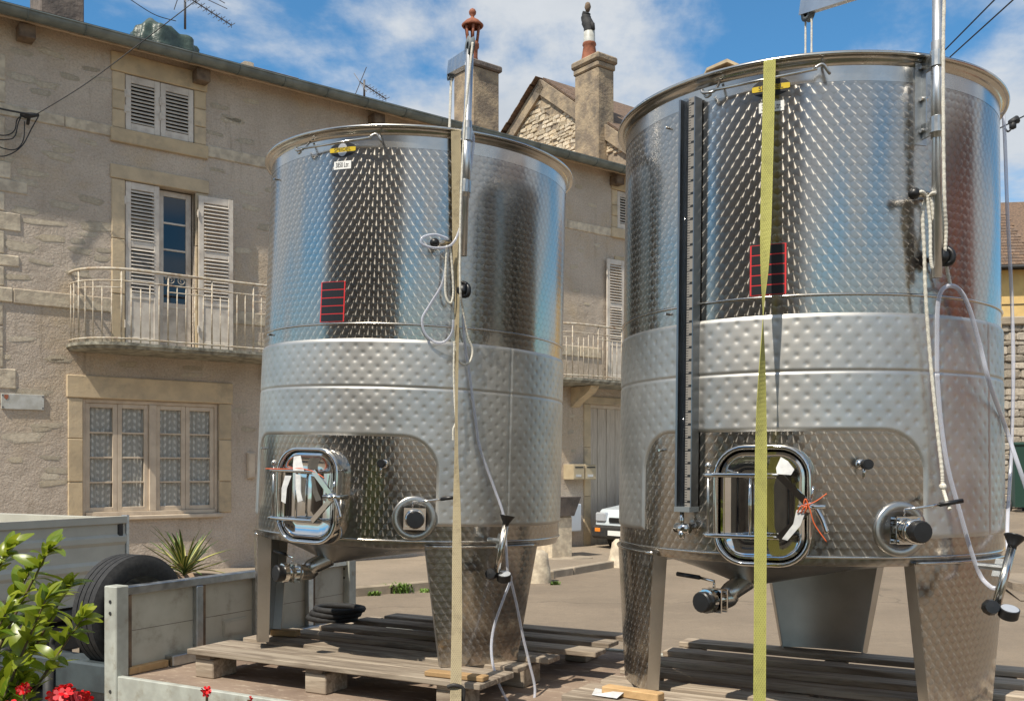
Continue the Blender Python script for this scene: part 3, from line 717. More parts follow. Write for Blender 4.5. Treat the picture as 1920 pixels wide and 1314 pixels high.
lan.lathe([(.235, 0), (.25, .03), (.15, .13), (.05, .19), (.035, .23), (.075, .28), (.085, .33), (.06, .38), (.0, .42)], 20, (cx, 2.4, zt+.89)).lathe([(.20, 0), (.235, .0)], 20, (cx, 2.4, zt+.89))
obj('chimney_cowl', lan, 'terracotta', ch, True)
p, q = W(286, 90, -1.9), W(370, 90, -1.9)
chT = obj('chimney', MB().box(p.x, q.x, 1.9, 2.6, 8.3, W(320, 82, -1.9).z, .02), 'chimney_render', house)
# tarpaulin over the chimney stub
from mathutils import noise as mnoise
tp = MB(); cxx, cyy = (p.x+q.x)/2-.10, 2.25; zt = W(320, 82, -1.9).z; hx = (q.x-p.x)/2+.16
nu, nv = 72, 22; vs = []; fs = []
for j in range(nv+1):
    f = j/nv; rad = min(1, f*1.7); drop = max(0, f-.56)*.95
    for i in range(nu):
        t = 2*pi*i/nu; c_, s_ = cos(t), sin(t)
        ex = abs(c_)**.6*(1 if c_ > 0 else -1); ey = abs(s_)**.6*(1 if s_ > 0 else -1)
        x, y = ex*hx*rad, ey*.46*rad
        n1 = mnoise.noise(Vector((x*3.1, y*3.1, f*2))); n2 = mnoise.noise(Vector((x*8+5, y*8, f*6)))
        fold = 1+.07*sin(i*.87)*(f > .5)+.05*n2
        z = zt+.20+.10*n1+.05*n2+.20*math.exp(-((x+.22)**2*9+y*y*5))-.10*max(0, x/hx)-drop*(1+.35*n1)-.16*max(0, -x/hx-.45)
        vs.append((cxx+x*fold*(1+.25*max(0, f-.6)), cyy+y*fold*(1+.25*max(0, f-.6)), z))
for j in range(nv):
    for i in range(nu): fs.append((j*nu+i, j*nu+(i+1) % nu, (j+1)*nu+(i+1) % nu, (j+1)*nu+i))
tp.add(vs, fs)
tp.tube(spline([(cxx+hx*1.05*cos(t), cyy+.5*sin(t), zt-.16+.03*sin(3*t)) for t in [2*pi*k/14 for k in range(15)]], 4), .022, 6)
tp.xf(Matrix.Translation(P0) @ Matrix.Rotation(HROT, 4, 'Z'))
top('tarpaulin', tp, 'tarp', 'crumpled green tarpaulin tied over a chimney stub on the roof', 'tarpaulin')
# antennas
HM = Matrix.Translation(P0) @ Matrix.Rotation(HROT, 4, 'Z')
def antenna(px, py, off, h, blen, label, yaw, nel, extra=None):
    b0 = HM @ W(px, py, off); t = thing('tv_antenna', label, 'antenna', b0, yaw, 'roof antennas')
    obj('mast', MB().cyl((0, 0, 0), (0, 0, h), .022, 8), 'antenna_metal', t, True)
    zb = h*.62
    obj('boom', MB().tube([(-.12, 0, zb+.06), (blen, 0, zb-.22*blen)], .012, 6), 'antenna_metal', t)
    for k in range(nel):
        f = .12+.88*k/(nel-1); x = blen*f; z = zb+.06-(.06+.22*blen)*(x+.12)/(blen+.12)
        obj('element', MB().tube([(x, -.13, z), (x, .13, z)], .006, 4).tube([(x, 0, z-.05), (x, 0, z+.05)], .006, 4), 'antenna_metal', t)
    obj('reflector', MB().tube([(-.1, -.22, zb+.3), (-.1, .22, zb-.2)], .008, 5).tube([(-.1, -.22, zb-.2), (-.1, .22, zb+.3)], .008, 5), 'antenna_metal', t)
    if extra: extra(t, h)
def long_el(t, h):
    for z, a in ((h*.95, 20), (h*.78, -25)):
        c_, s_ = cos(R_(a)), sin(R_(a))
        obj('dipole', MB().tube([(-.9*c_, -.9*s_*.2, z+.1), (.9*c_, .9*s_*.2, z-.12)], .008, 5), 'antenna_metal', t)
    obj('dipole', MB().tube([(-.55, .2, h*.55), (.35, -.1, h*.98)], .008, 5), 'antenna_metal', t)
antenna(347, 55, -2.3, .95, .95, 'tall rusty television antenna mast beside the green tarpaulin', HROT+.15, 9, long_el)
antenna(683, 181, -2.3, .34, .55, 'small low television antenna on the roof above left tank', HROT+.1, 7)
top('roof_light', MB().box(-.5, .5, -.02, .3, 0, .05, .01).xf(HM @ Matrix.Translation(W(512, 140, -1.2)) @ Matrix.Rotation(R_(12), 4, 'X')), 'soot_render', 'flat dark roof light just above the gutter', 'roof light', smooth=False)
# cables on and beside the house
def cable(pts, r_, name, label, cat='cable', n=8): return top(name, MB().tube(spline(pts, n), r_, 6), 'cable', label, cat)
hp = lambda px, py, off: HM @ W(px, py, off)
cable([hp(-40, 195, .35), hp(20, 208, .3), hp(70, 217, .25)], .014, 'power_cable', 'twin black cable running left from the wall clamp')
cable([hp(66, 216, .25), hp(160, 158, .6), hp(262, 82, 1.0), hp(330, 30, 1.3), hp(395, -20, 1.5)], .007, 'power_cable', 'black cable rising from wall clamp past the gutter')
cable([hp(330, 40, 1.0), hp(290, 28, 1.0), hp(245, 0, 1.0), hp(200, -30, 1.0)], .006, 'power_cable', 'dark wire crossing the sky above the tarpaulin')
for (l, pts) in (('small loop of cable hanging below the wall clamp', [(-30, 250), (10, 254), (27, 245), (32, 225), (42, 217)]),
                 ('second cable loop hanging below the wall clamp', [(-30, 262), (14, 262), (28, 255), (34, 232), (40, 218)]),
                 ('wide cable loop hanging furthest below the clamp', [(-30, 262), (5, 278), (30, 280), (44, 262), (46, 228)]),
                 ('longest cable loop curving down to the quoin', [(-30, 288), (8, 293), (40, 275), (60, 240), (72, 219)])):
    cable([hp(x, y, .1) for x, y in pts], .008, 'hanging_cable', l)
top('cable_clamp', MB().tube([hp(38, 214, .2), hp(48, 217, .22), hp(60, 216, .24), hp(73, 216, .24)], [.03, .045, .04, .02], 8).tube([hp(55, 217, .22), hp(52, 232, .02)], .025, 6), 'cable', 'black cable clamp fixed to the upper stone band', 'clamp')
# plaque, meter boxes, mailboxes
p, q = W(2, 740), W(82, 769)
pl = thing('wall_plaque', 'blank weathered white plaque with small red crest on the wall', 'plaque', HM @ Vector(((p.x+q.x)/2, 0, q.z)), HROT)
w2 = (q.x-p.x)/2; h2 = W(2, 740).z-W(2, 769).z
obj('plate', MB().box(-w2, w2, -.025, 0, 0, h2, .004), 'plaque', pl)
obj('crest', MB().prism([(-w2*.87, -.027, h2*.93), (-w2*.68, -.027, h2*.93), (-w2*.68, -.027, h2*.72), (-w2*.775, -.027, h2*.6), (-w2*.87, -.027, h2*.72)], (0, -.002, 0)), 'crest', pl)
for sx in (-1, 1):
    for sz in (.12, .88): obj('screw', MB().cyl((sx*w2*.94, -.032, h2*sz), (sx*w2*.94, -.024, h2*sz), .012, 8), 'antenna_metal', pl)
def wallbox(pl_, pr_, pt, pb, dep, name, label, cat, m, doors=1):
    p, q = W(pl_, pt, dep), W(pr_, pb, dep); z1, z0 = W(pl_, pt, dep).z, W(pl_, pb, dep).z
    t = thing(name, label, cat, HM @ Vector(((p.x+q.x)/2, 0, z0)), HROT); w2 = (q.x-p.x)/2; h = z1-z0
    obj('body', MB().box(-w2, w2, -dep, 0, 0, h, .01), m, t)
    for k in range(doors):
        a = -w2+2*w2*k/doors+.012; b_ = -w2+2*w2*(k+1)/doors-.012
        dr = obj('door', MB().box(a, b_, -dep-.012, -dep-.001, .02, h-.02, .004), m, t)
        if cat == 'mailbox':
            obj('slot', MB().box(a+.03, b_-.03, -dep-.016, -dep-.012, h*.76, h*.84), 'black_plastic', dr)
            obj('name_card', MB().box(a+.05, b_-.09, -dep-.015, -dep-.012, h*.18, h*.34), 'paper', dr)
    return t
wallbox(465, 479, 848, 897, .06, 'meter_box', 'narrow pale box fixed to wall beside ground-floor window', 'meter box', 'frame_paint')
wallbox(1075, 1096, 870, 899, .32, 'mailbox', 'beige metal mailbox with name card, nearer of the pair', 'mailbox', 'mailbox_paint')
wallbox(1097, 1118, 870, 899, .32, 'mailbox', 'beige metal mailbox beside garage jamb, farther of the pair', 'mailbox', 'mailbox_paint')
wallbox(1063, 1090, 945, 997, .22, 'meter_cabinet', 'pale blue-grey meter cabinet under the mailboxes', 'meter box', 'meter_paint')
# ------------------------------------------------------------------ stone gable house behind
GA = Vector((.616, -.788, 0)); GN = Vector((-.788, -.616, 0)); AP = P(1018, 152, 27.0)
GM = Matrix(((GA.x, -GN.x, 0, AP.x), (GA.y, -GN.y, 0, AP.y), (0, 0, 1, 0), (0, 0, 0, 1)))
def G(px, py, off=0.0):
    ux = (px-960)/F; b = AP+GN*off; t = (ux*b.y-b.x)/(GA.x-ux*GA.y); Y = b.y+t*GA.y
    return Vector((t, -off, EYE+(HY-py)/F*Y))
gh = thing('gable_house', 'old rubble stone gable house rising behind the long roof', 'house', (AP.x, AP.y, 0), math.atan2(GA.y, GA.x))
slL = G(957, 250); slR = G(1168, 255); apx = Vector((0, 0, AP.z))
kl = (apx.z-slL.z)/(0-slL.x); kr = (apx.z-slR.z)/(slR.x); zb = 3.0
xl, xr = -3.2, 4.6; zl_, zr_ = apx.z-3.2*kl, apx.z-4.6*kr
gw_ = obj('wall', MB().add([(xl, 0, 0), (xr, 0, 0), (xr, 0, zr_), (0, 0, apx.z), (xl, 0, zl_), (xl, 7, 0), (xr, 7, 0), (xr, 7, zr_), (0, 7, apx.z), (xl, 7, zl_)],
    [(0, 1, 2, 3, 4), (9, 8, 7, 6, 5), (1, 6, 7, 2), (0, 4, 9, 5)]), 'rubble_mortar', gh)
def rubble_meshes(m, n, name='stone'):
    out = []
    for s in range(n):
        r = random.Random(100+s); mb = MB(); mb.box(-.5, .5, -1, 0, -.5, .5, .16)
        mb.v = [Vector((v.x*(1+.16*(r.random()-.5)), v.y*(1+.5*(r.random()-.5)), v.z*(1+.22*(r.random()-.5)))) for v in mb.v]
        me = mb.mesh(name, False); me.materials.append(MT[m]); out.append(me)
    return out
RM = rubble_meshes('rubble', 10)
r = random.Random(8); z = G(1060, 322).z; gst = []
while z < apx.z-.25:
    h = r.uniform(.07, .14); x0 = max(-(apx.z-z)/kl+.22, G(950, 250).x); x1 = min((apx.z-z)/kr-.3, G(1185, 250).x); x = x0+r.uniform(0, .1)
    while x < x1:
        w = r.uniform(.13, .33)
        if r.random() < .95 and not (abs(x-.55) < .45 and z > apx.z-1.1):
            gst.append((w*h, r.choice(RM), (x+w/2, .01, z+h/2+r.uniform(-.02, .02)), (0, r.uniform(-.12, .12), 0), (w*.93, r.uniform(.03, .065), h*.9)))
        x += w
    z += h
gst.sort(key=lambda q: -q[0]); small = MB()
for i, (_, me_, l_, ro, sc_) in enumerate(gst):
    if i < 290: inst('stone', me_, gw_, l_, ro, sc_)
    else:
        Mx = Matrix.LocRotScale(Vector(l_), __import__('mathutils').Euler(ro), Vector(sc_)); small.add([Mx @ v.co for v in me_.vertices], [tuple(p.vertices) for p in me_.polygons])
if small.v: obj('small_stones', small, 'rubble', gw_)['kind'] = 'stuff'
obj('render_patch', MB().prism([(.02, -.03, apx.z-.3), (.95, -.03, apx.z-.3-.95*kr), (.75, -.03, apx.z-1.2), (.35, -.03, apx.z-1.05), (-.12, -.03, apx.z-.7)], (0, .06, 0)), 'chimney_render', gw_)
for sg, kk in ((-1, kl), (1, kr)):
    L_ = 5.2 if sg > 0 else 4.4
    a0 = Vector((0, -.12, apx.z+.02)); dv = Vector((sg*1, 0, -kk)).normalized(); up = Vector((sg*kk, 0, 1)).normalized()
    obj('coping', MB().prism([a0, a0+dv*L_, a0+dv*L_-up*.3, a0-up*.3+Vector((0, 0, -.05))], (0, .22, 0)), 'chimney_render', gh)
    sl = obj('roof', MB().prism([a0+up*.02+Vector((0, .1, 0)), a0+dv*L_+up*.02+Vector((0, .1, 0)), a0+dv*L_+up*.04+Vector((0, .1, 0)), a0+up*.04+Vector((0, .1, 0))], (0, 6.8, 0)), 'roof_tiles', gh)
    tm = MB().box(-.02, .30, 0, .24, 0, .022, .004).mesh('roof_tile'); tm.materials.append(MT['roof_tiles'])
    for row in range(int(L_/.26)):
        for cidx in range(5):
            c0 = a0+dv*(row*.26)+up*.045+Vector((0, .10+cidx*.25+rng.uniform(-.012, .012), 0))
            o = inst('roof_tile', tm, sl, c0, (0, 0, 0))
            X = dv; Z = (up+dv*-.12).normalized(); Yv = Z.cross(X)
            o.rotation_euler = Matrix((X, Yv, Z)).transposed().to_euler('XYZ')
def chim2(pl_, pr_, pt, off, lab):
    p, q = G(pl_, 200, off), G(pr_, 200, off); zt = G((pl_+pr_)/2, pt, off).z
    return p.x, q.x, zt
x0, x1 = G(1077, 200, .35).x, G(1121, 200, .35).x; zt = G(1110, 103, .35).z
ch2 = obj('chimney', MB().box(x0, x1, -.35, .22, apx.z-3.3, zt-.35, .03), 'chimney_render', gh)
obj('chimney_cap', MB().box(x0-.03, x1+.03, -.38, .25, zt-.35, zt-.2, .03).box(x0-.08, x1+.08, -.43, .30, zt-.199, zt, .05), 'chimney_render', ch2)
cx, cy = G(1105, 100, .07).x, -.07
obj('chimney_pot', MB().lathe([(.24, 0), (.2, .12), (.155, .42), (.18, .45), (.17, .5)], 18, (cx, cy, zt)), 'terracotta', ch2, True)
obj('pot_collar', MB().lathe([(.15, .5), (.145, .78), (.13, .8)], 18, (cx, cy, zt)), 'plaque', ch2, True)
obj('bent_cowl', MB().tube(spline([(cx, cy, zt+.78), (cx-.02, cy, zt+.95), (cx-.1, cy, zt+1.1), (cx-.13, cy, zt+1.25), (cx-.09, cy, zt+1.34)], 5), [.14]*5+[.15]*5+[.13]*5+[.11]*5+[.06], 12).tube([(cx+.02, cy, zt+1.05), (cx+.12, cy, zt+.95), (cx+.15, cy, zt+.8)], [.04, .06, .05], 8), 'black_rubber', ch2, True)
obj('cowl_vane', MB().lathe([(0, -.14), (.05, -.11), (.085, 0), (.06, .1), (0, .14)], 14, (cx-.06, cy, zt+1.45)), 'old_wood', ch2, True)
# far chimney tip just over the right tank's rim
b0 = P(1362, 145, 30)
t = thing('far_chimney', 'far chimney with tent-shaped cap peeping over right tank rim', 'chimney', (b0.x, b0.y, 0))
obj('stack', MB().box(-.42, .42, 0, .8, 0, b0.z, .02), 'chimney_render', t)
for sg in (-1, 1): obj('cap_slab', MB().prism([(0, -.1, b0.z+.52), (sg*.62, -.1, b0.z+.24), (sg*.62, -.1, b0.z+.16), (0, -.1, b0.z+.42)], (0, 1, 0)), 'cut_stone', t)
obj('cap_block', MB().box(-.36, .36, .02, .78, b0.z-.01, b0.z+.2), 'rubble', t)

# ------------------------------------------------------------------ right background
structure('upper_road', MB().add([(6.7, 13, .012), (60, 13, .012), (80, 34, .75), (13.2, 34, .75), (16, 70, .9), (80, 70, .9)], [(0, 1, 2, 3), (3, 2, 5, 4)]), 'asphalt')
b0 = P(1868, 878, 38)
yh = thing('yellow_house', 'yellow rendered house with brown tiled roof at the right edge', 'house', (b0.x-.9, 38, .5), R_(-8))
ze = EYE+(HY-508)/F*38-.5; zr = EYE+(HY-416)/F*38*1.06-.5
obj('wall', MB().box(0, 9, 0, 7, 0, ze, .0), 'yellow_render', yh)
yr = obj('roof', MB().prism([(-.1, -.5, ze-.02), (-.1, 3.5, zr+.9), (-.1, 7.5, ze-.02), (-.1, 7.5, ze+.1), (-.1, 3.5, zr+1.02), (-.1, -.5, ze+.1)], (9.3, 0, 0)), 'roof_tiles', yh)
sl_ = Vector((0, 4, zr+.92-ze)); Ls = sl_.length; sl_.normalize()
tm = MB().box(0, .21, -.02, .30, 0, .022, .004).mesh('roof_tile'); tm.materials.append(MT['roof_tiles'])
ang = math.atan2(sl_.z, sl_.y)
for row in range(18):
    for cidx in range(10): inst('roof_tile', tm, yr, (cidx*.215-.1+rng.uniform(-.01, .01)+.1*(row % 2), -.5+sl_.y*row*.24, ze+.115+sl_.z*row*.24), (ang-.08, 0, 0))
obj('gutter', MB().tube([(-.15, -.55, ze+.02), (9.2, -.55, ze+.02)], .07, 8), 'chassis_black', yh, True)
obj('wall_cable', MB().tube(spline([(0, -.02, ze-1.25), (1, -.02, ze-1.32), (3, -.02, ze-1.3)], 6), .015, 5), 'cable', yh)
# stone pier and gate
b0 = P(1892, 878, 29)
pr_ = thing('stone_pier', 'weathered dry stone gate pier behind the right tank', 'pier', (b0.x, b0.y, .55), R_(-12)); pr_.scale = (1.9, 1.9, 1.9)
zt = (EYE+(HY-610)/F*29-.55)/1.9
core = obj('core', MB().box(-.19, .24, .03, .5, 0, zt), 'rubble_mortar', pr_)
r = random.Random(4); z = .02
mat('pier_stone', (.42, .37, .30), .92, col2=(.28, .24, .19), nscale=8, bmp=.7, bscale=20, bdist=.02, vary=.3)
PS = rubble_meshes('pier_stone', 6)
while z < zt-.05:
    h = r.uniform(.06, .15); x = -.21
    while x < .22:
        w = min(r.uniform(.12, .3), .27-x)
        if w > .05: inst('stone', r.choice(PS), core, (x+w/2, .03, z+h/2), (0, r.uniform(-.05, .05), 0), (w*.96, r.uniform(.03, .06), h*.93))
        x += w
    z += h
obj('pier_cap', MB().box(-.26, .30, -.06, .56, zt, zt+.13, .02), 'kerb_stone', pr_)
top('garden_wall', MB().box(.6, 12, .2, .9, 0, zt*1.9-1, .03).xf(Matrix.Translation((b0.x, b0.y, .5)) @ Matrix.Rotation(R_(-12), 4, 'Z')), 'yellow_render', 'plain ochre garden wall continuing right of the stone pier', 'wall', smooth=False)
bd = P(1902, 878, 28)
gd = thing('green_bin', 'tall dark green wheeled bin standing beside the stone pier', 'bin', (bd.x, bd.y-.25, .55), R_(-12)); gd.scale = (.75, 1, 1.5)
hb = 1.22
obj('body', MB().prism([(-.2, -.2, .08), (.2, -.2, .08), (.25, -.26, hb), (-.25, -.26, hb)], (0, .45, 0)), 'green_door', gd)
obj('lid', MB().box(-.27, .27, -.30, .24, hb+.002, hb+.07, .02), 'green_door', gd)
for sx in (-1, 1): obj('wheel', MB().lathe([(.03, -.03), (.1, -.03), (.1, .03), (.03, .03)], 16, (sx*.22, .2, .1), (1, 0, 0)), 'black_rubber', gd)
k0 = P(1930, 1112, 9); k1 = P(1885, 1010, 13)
kr_ = MB(); kr_.prism([(7.05, 13.9, 0), (8.2, 12.4, 0), (14, 11.6, 0), (14, 15.2, 0), (7.35, 15.2, 0)], (0, 0, .14))
pv2 = structure('pavement', kr_, 'pavement'); pv2.name = 'pavement_right'
for (xa, ya, xq, yq, Yq, k_, lab) in ((1382, 488, 1865, 0, 9, 1.4, 'upper of two wires crossing blue sky beside the right pole'), (1382, 469, 1900, 0, 9, 1.4, 'lower of two wires crossing blue sky beside the right pole'),
                                      (1382, 487, 1900, 228, 12, 2.0, 'wire with insulator leaving the right tank edge')):
    A_ = hp(xa, ya, 0); Q_ = P(xq, yq, Yq); cable([A_, A_.lerp(Q_, .5), Q_, A_+(Q_-A_)*k_], .008, 'power_cable', lab)
top('insulator', MB().tube([P(1893, 231, 12), P(1908, 224, 12)], [.035, .05], 8).tube(spline([P(1904, 228, 12), P(1899, 238, 12), P(1890, 247, 12), P(1884, 240, 12)], 4), .012, 5).lathe([(0, -.05), (.04, -.03), (.04, .03), (0, .05)], 10, P(1899, 236, 12)), 'cable', 'black insulator clamp on the wire at right edge', 'insulator')

# ------------------------------------------------------------------ street things between the tanks
def stone_post(px, pyb, r0, r1, h, label, seed):
    Y = EYE*F/(pyb-HY); X = (px-960)/F*Y; t = MB(); r = random.Random(seed); vs = []; fs = []; n = 14; m = 7
    for j in range(m+1):
        f = j/m; rad = r0+(r1-r0)*f; 
        if j == m: rad *= .55
        for i in range(n): k = rad*(1+.12*(r.random()-.5)); vs.append((X+k*cos(2*pi*i/n), Y+k*sin(2*pi*i/n), -.03+h*min(1, f*1.02)+.01*r.random()))
    for j in range(m):
        for i in range(n): fs.append((j*n+i, j*n+(i+1) % n, (j+1)*n+(i+1) % n, (j+1)*n+i))
    fs.append(tuple(m*n+i for i in range(n))); t.add(vs, fs)
    return top('guard_stone', t, 'pale_stone', label, 'guard stone', 'stone posts along the pavement')
stone_post(1010, 1091, .21, .14, .52, 'squat whitewashed guard stone behind the left tank leg', 1)
stone_post(1162, 1062, .22, .13, .52, 'conical pale guard stone in front of the white car', 2)
Yp = 18.6; b0 = P(1046, 1050, Yp)
sp_ = thing('stone_trough', 'crumbling plastered stone pillar with flat cap beside meter cabinet', 'pillar', (b0.x, b0.y, 0), HROT)
obj('shaft', MB().box(-.34, .2, -.2, .3, 0, .86, .03), 'pale_stone', sp_)
obj('cap', MB().prism([(-.36, -.24, .86), (.2, -.24, .86), (.32, -.3, 1.22), (-.46, -.3, 1.22)], (0, .6, 0)), 'soot_render', sp_)
obj('foot_slab', MB().box(-.5, .45, -.5, .4, .0, .1, .02), 'kerb_stone', sp_)
# white car parked along the wall, nose towards us
cf = hw(W(1114, 900, .37).x, 1.15)
car = thing('parked_car', 'small white car parked by garage door with its nose towards us', 'car', (cf.x, cf.y, 0), HROT)
bw = .78
prof = [(0.02, .34), (-.02, .45), (0, .62), (.06, .80), (.16, .90), (1.0, 1.02), (3.5, 1.02), (3.62, .8), (3.62, .34)]
vs = []; fs = []; n = len(prof)
rows = [(-1, .97, .05), (-.9, 1, 0), (.9, 1, 0), (1, .97, .05)]
for (f, zs, dx) in rows:
    for (x, z) in prof: vs.append((x+(dx if x < 2 else -dx), f*bw, .34+(z-.34)*zs))
for i in range(3):
    for k in range(n): fs.append((i*n+k, (i+1)*n+k, (i+1)*n+(k+1) % n, i*n+(k+1) % n))
fs += [tuple(range(n)), tuple(3*n+k for k in range(n))[::-1]]
obj('body', MB().add(vs, fs), 'car_white', car, auto=35)
gp = [(.98, 1.0), (1.6, 1.48), (3.1, 1.5), (3.55, 1.0)]
vs = []; 
for f in (-1, 1):
    for (x, z) in gp: vs.append((x, f*(bw*.94 if z < 1.2 else bw*.76), z))
obj('windows', MB().add(vs, [(0, 3, 2, 1), (4, 5, 6, 7), (0, 1, 5, 4), (2, 3, 7, 6)]), 'dark_glass', car)
obj('roof', MB().box(1.6, 3.1, -bw*.76, bw*.76, 1.482, 1.53, .02), 'car_white', car)
obj('bumper', MB().box(-.09, .2, -bw-.02, bw+.02, .30, .58, .05), 'chassis_black', car)
obj('grille', MB().box(-.03, .06, -.32, .32, .64, .74, .015), 'black_plastic', car)
for s_ in (-1, 1):
    obj('headlight', MB().box(-.035, .1, s_*.42, s_*.72, .64, .84, .03), 'lens', car)
    obj('indicator', MB().box(-.1, -.08, s_*.5, s_*.66, .44, .52, .01), 'lamp_orange', car)
    for x in (.65, 2.95):
        wv_ = obj('wheel', MB().lathe([(.17, -.08), (.27, -.09), (.29, -.06), (.29, .06), (.27, .09), (.17, .08)], 24, (x, s_*.7, .29), (0, 1, 0)), 'black_rubber', car, True)
        obj('rim', MB().lathe([(0, .06), (.1, .05), (.17, .08)] if s_ > 0 else [(0, -.06), (.1, -.05), (.17, -.08)], 20, (x, s_*.7, .29), (0, 1, 0)), 'dull_steel', wv_)
obj('number_plate', MB().box(-.105, -.091, -.26, .26, .38, .48), 'sticker_white', car)
obj('plate_band', MB().box(-.107, -.105, -.26, -.2, .385, .475), 'plate_blue', car)
# weeds along the kerb
r = random.Random(6)
def tuft(px, py, n, h, label):
    Y = EYE*F/(py-HY); b0 = P(px, py, Y); mb = MB()
    for k in range(n):
        a = r.uniform(0, 2*pi); l = h*r.uniform(.5, 1.2); o = Vector((b0.x+r.gauss(0, h*.6), b0.y+r.gauss(0, h*.3), 0)); d = Vector((cos(a), sin(a), 0)); s_ = Vector((-sin(a), cos(a), 0))*.012
        m_ = o+d*l*.4+Vector((0, 0, l*.8)); e = o+d*l*r.uniform(.7, 1.2)+Vector((0, 0, l*r.uniform(.4, 1)))
        mb.add([o-s_, o+s_, m_+s_*.8, m_-s_*.8, e], [(0, 1, 2, 3), (3, 2, 4)])
    top('weed_tuft', mb, 'grass', label, 'weed', 'weeds along the kerb', False)
tuft(745, 1111, 90, .15, 'bright green weed tuft at the kerb behind left tank'); tuft(795, 1110, 40, .06, 'thin low weeds along the kerb right of green tuft')
tuft(700, 1116, 50, .07, 'tiny dark weeds along the kerb left of green tuft'); tuft(1040, 1096, 40, .06, 'dry straw-like weeds beside the squat guard stone')

# ------------------------------------------------------------------ trailer
TROT = R_(-29); TC = Vector((-2.08, 5.12, 0)); TM = Matrix.Translation(TC) @ Matrix.Rotation(TROT, 4, 'Z')
BED, TW, TL = .665, 1.98, 4.75
tr = thing('flatbed_trailer', 'grey flatbed trailer with low plywood headboard carrying both tanks', 'trailer', TC, TROT)
dk = MB(); nb = 1
obj('deck', MB().box(.03, TL-.03, .035, TW-.035, BED-.03, BED, .0), 'deck_ply', tr)
for v0 in (0, TW):
    s_ = 1 if v0 == 0 else -1
    obj('side_rail', MB().box(.045, TL, v0, v0+s_*.033, BED-.125, BED+.012, .004).box(.045, TL, v0+s_*.001, v0+s_*.06, BED-.126, BED-.12), 'post_paint', tr)
obj('rear_rail', MB().box(TL-.03, TL, .034, TW-.034, BED-.12, BED+.01, .004), 'galvanised', tr)
for k in range(6): obj('cross_member', MB().box(.3+k*.8, .36+k*.8, .04, TW-.04, BED-.11, BED-.031), 'galvanised', tr)
HT = 1.13
for v0 in (-.005, TW-.075):
    ps = obj('post', MB().box(-.05, .045, v0, v0+.08, BED-.14, HT+.01, .005), 'post_paint', tr)
    for z in (HT-.07, HT-.13, BED-.07): obj('bolt', MB().cyl((0, v0-.004, z), (0, v0+.004, z), .009, 8), 'chassis_black', ps)
obj('headboard_panel', MB().box(-.02, .0, .08, TW-.08, BED+.03, HT-.03), 'headboard_ply', tr)
obj('headboard_seam', MB().box(.0, .001, .085, TW-.085, BED+.225, BED+.2275), 'soot_render', tr)
obj('headboard_rail', MB().box(-.035, .03, .075, TW-.075, HT-.045, HT, .004), 'galvanised', tr)
obj('timber_strip', MB().box(.0, .03, .083, .105, BED+.041, HT-.046), 'old_wood', tr)
obj('headboard_rail', MB().box(.002, .065, .35, TW-.075, BED+.001, BED+.06, .004), 'galvanised', tr)
obj('timber_strip', MB().box(.0, .04, .085, .345, BED+.001, BED+.04, .004), 'new_wood', tr)
for v0 in (.55, 1.02, 1.15, 1.5): obj('upright', MB().box(.0, .035, v0, v0+.05, BED+.06, HT-.045, .004), 'galvanised', tr); obj('timber_strip', MB().box(.0, .03, v0+.051, v0+.07, BED+.06, HT-.046), 'old_wood', tr)
obj('hatch_outline', MB().box(.001, .006, .78, .97, BED+.1, BED+.19).box(.006, .009, .79, .96, BED+.11, BED+.18), 'headboard_ply', tr)
obj('drawbar', MB().box(-.72, -.06, .02, .20, .56, .72, .012).box(-1.1, -.72, .08, .16, .6, .69, .01), 'drawbar_paint', tr)
hitch = obj('coupling', MB().tube(spline([(-1.05, .12, .66), (-1.2, .12, .70), (-1.34, .14, .64), (-1.42, .2, .54)], 5), [.05]*5+[.065]*5+[.055]*5+[.06], 10), 'chassis_black', tr, True)
obj('coupling_lever', MB().tube(spline([(-1.0, .12, .70), (-.95, .12, .80), (-.82, .12, .85), (-.74, .12, .81)], 5), .024, 8), 'chassis_black', hitch, True)
obj('handle', MB().tube(spline([(-.6, .11, .72), (-.62, .11, .78), (-.56, .11, .83), (-.5, .11, .81)], 4), .018, 6), 'chassis_black', hitch, True)
obj('jockey_leg', MB().tube([(-.5, .0, .7), (-.5, .0, .05)], .03, 10), 'chassis_black', tr, True)
obj('safety_leg', MB().tube([(-1.15, .1, .62), (-1.1, .1, .05)], .02, 8), 'chassis_black', tr, True)
for u in (2.0, 2.72):
    for v0 in (.16, TW-.36):
        wh = obj('wheel', MB().lathe([(.13, 0), (.19, -.01), (.235, .01), (.25, .04), (.25, .13), (.235, .16), (.19, .18), (.13, .17)], 28, (u, v0, .25), (0, 1, 0)), 'black_rubber', tr, True)
        obj('rim', MB().lathe([(0, .04), (.09, .04), (.13, .015)], 20, (u, v0, .25), (0, 1, 0)), 'galvanised', wh, True)
obj('axle', MB().cyl((2.0, .2, .25), (2.0, TW-.2, .25), .03).cyl((2.72, .2, .25), (2.72, TW-.2, .25), .03).box(1.8, 2.95, .4, .46, .25, BED-.11).box(1.8, 2.95, TW-.46, TW-.4, .25, BED-.11), 'chassis_black', tr)
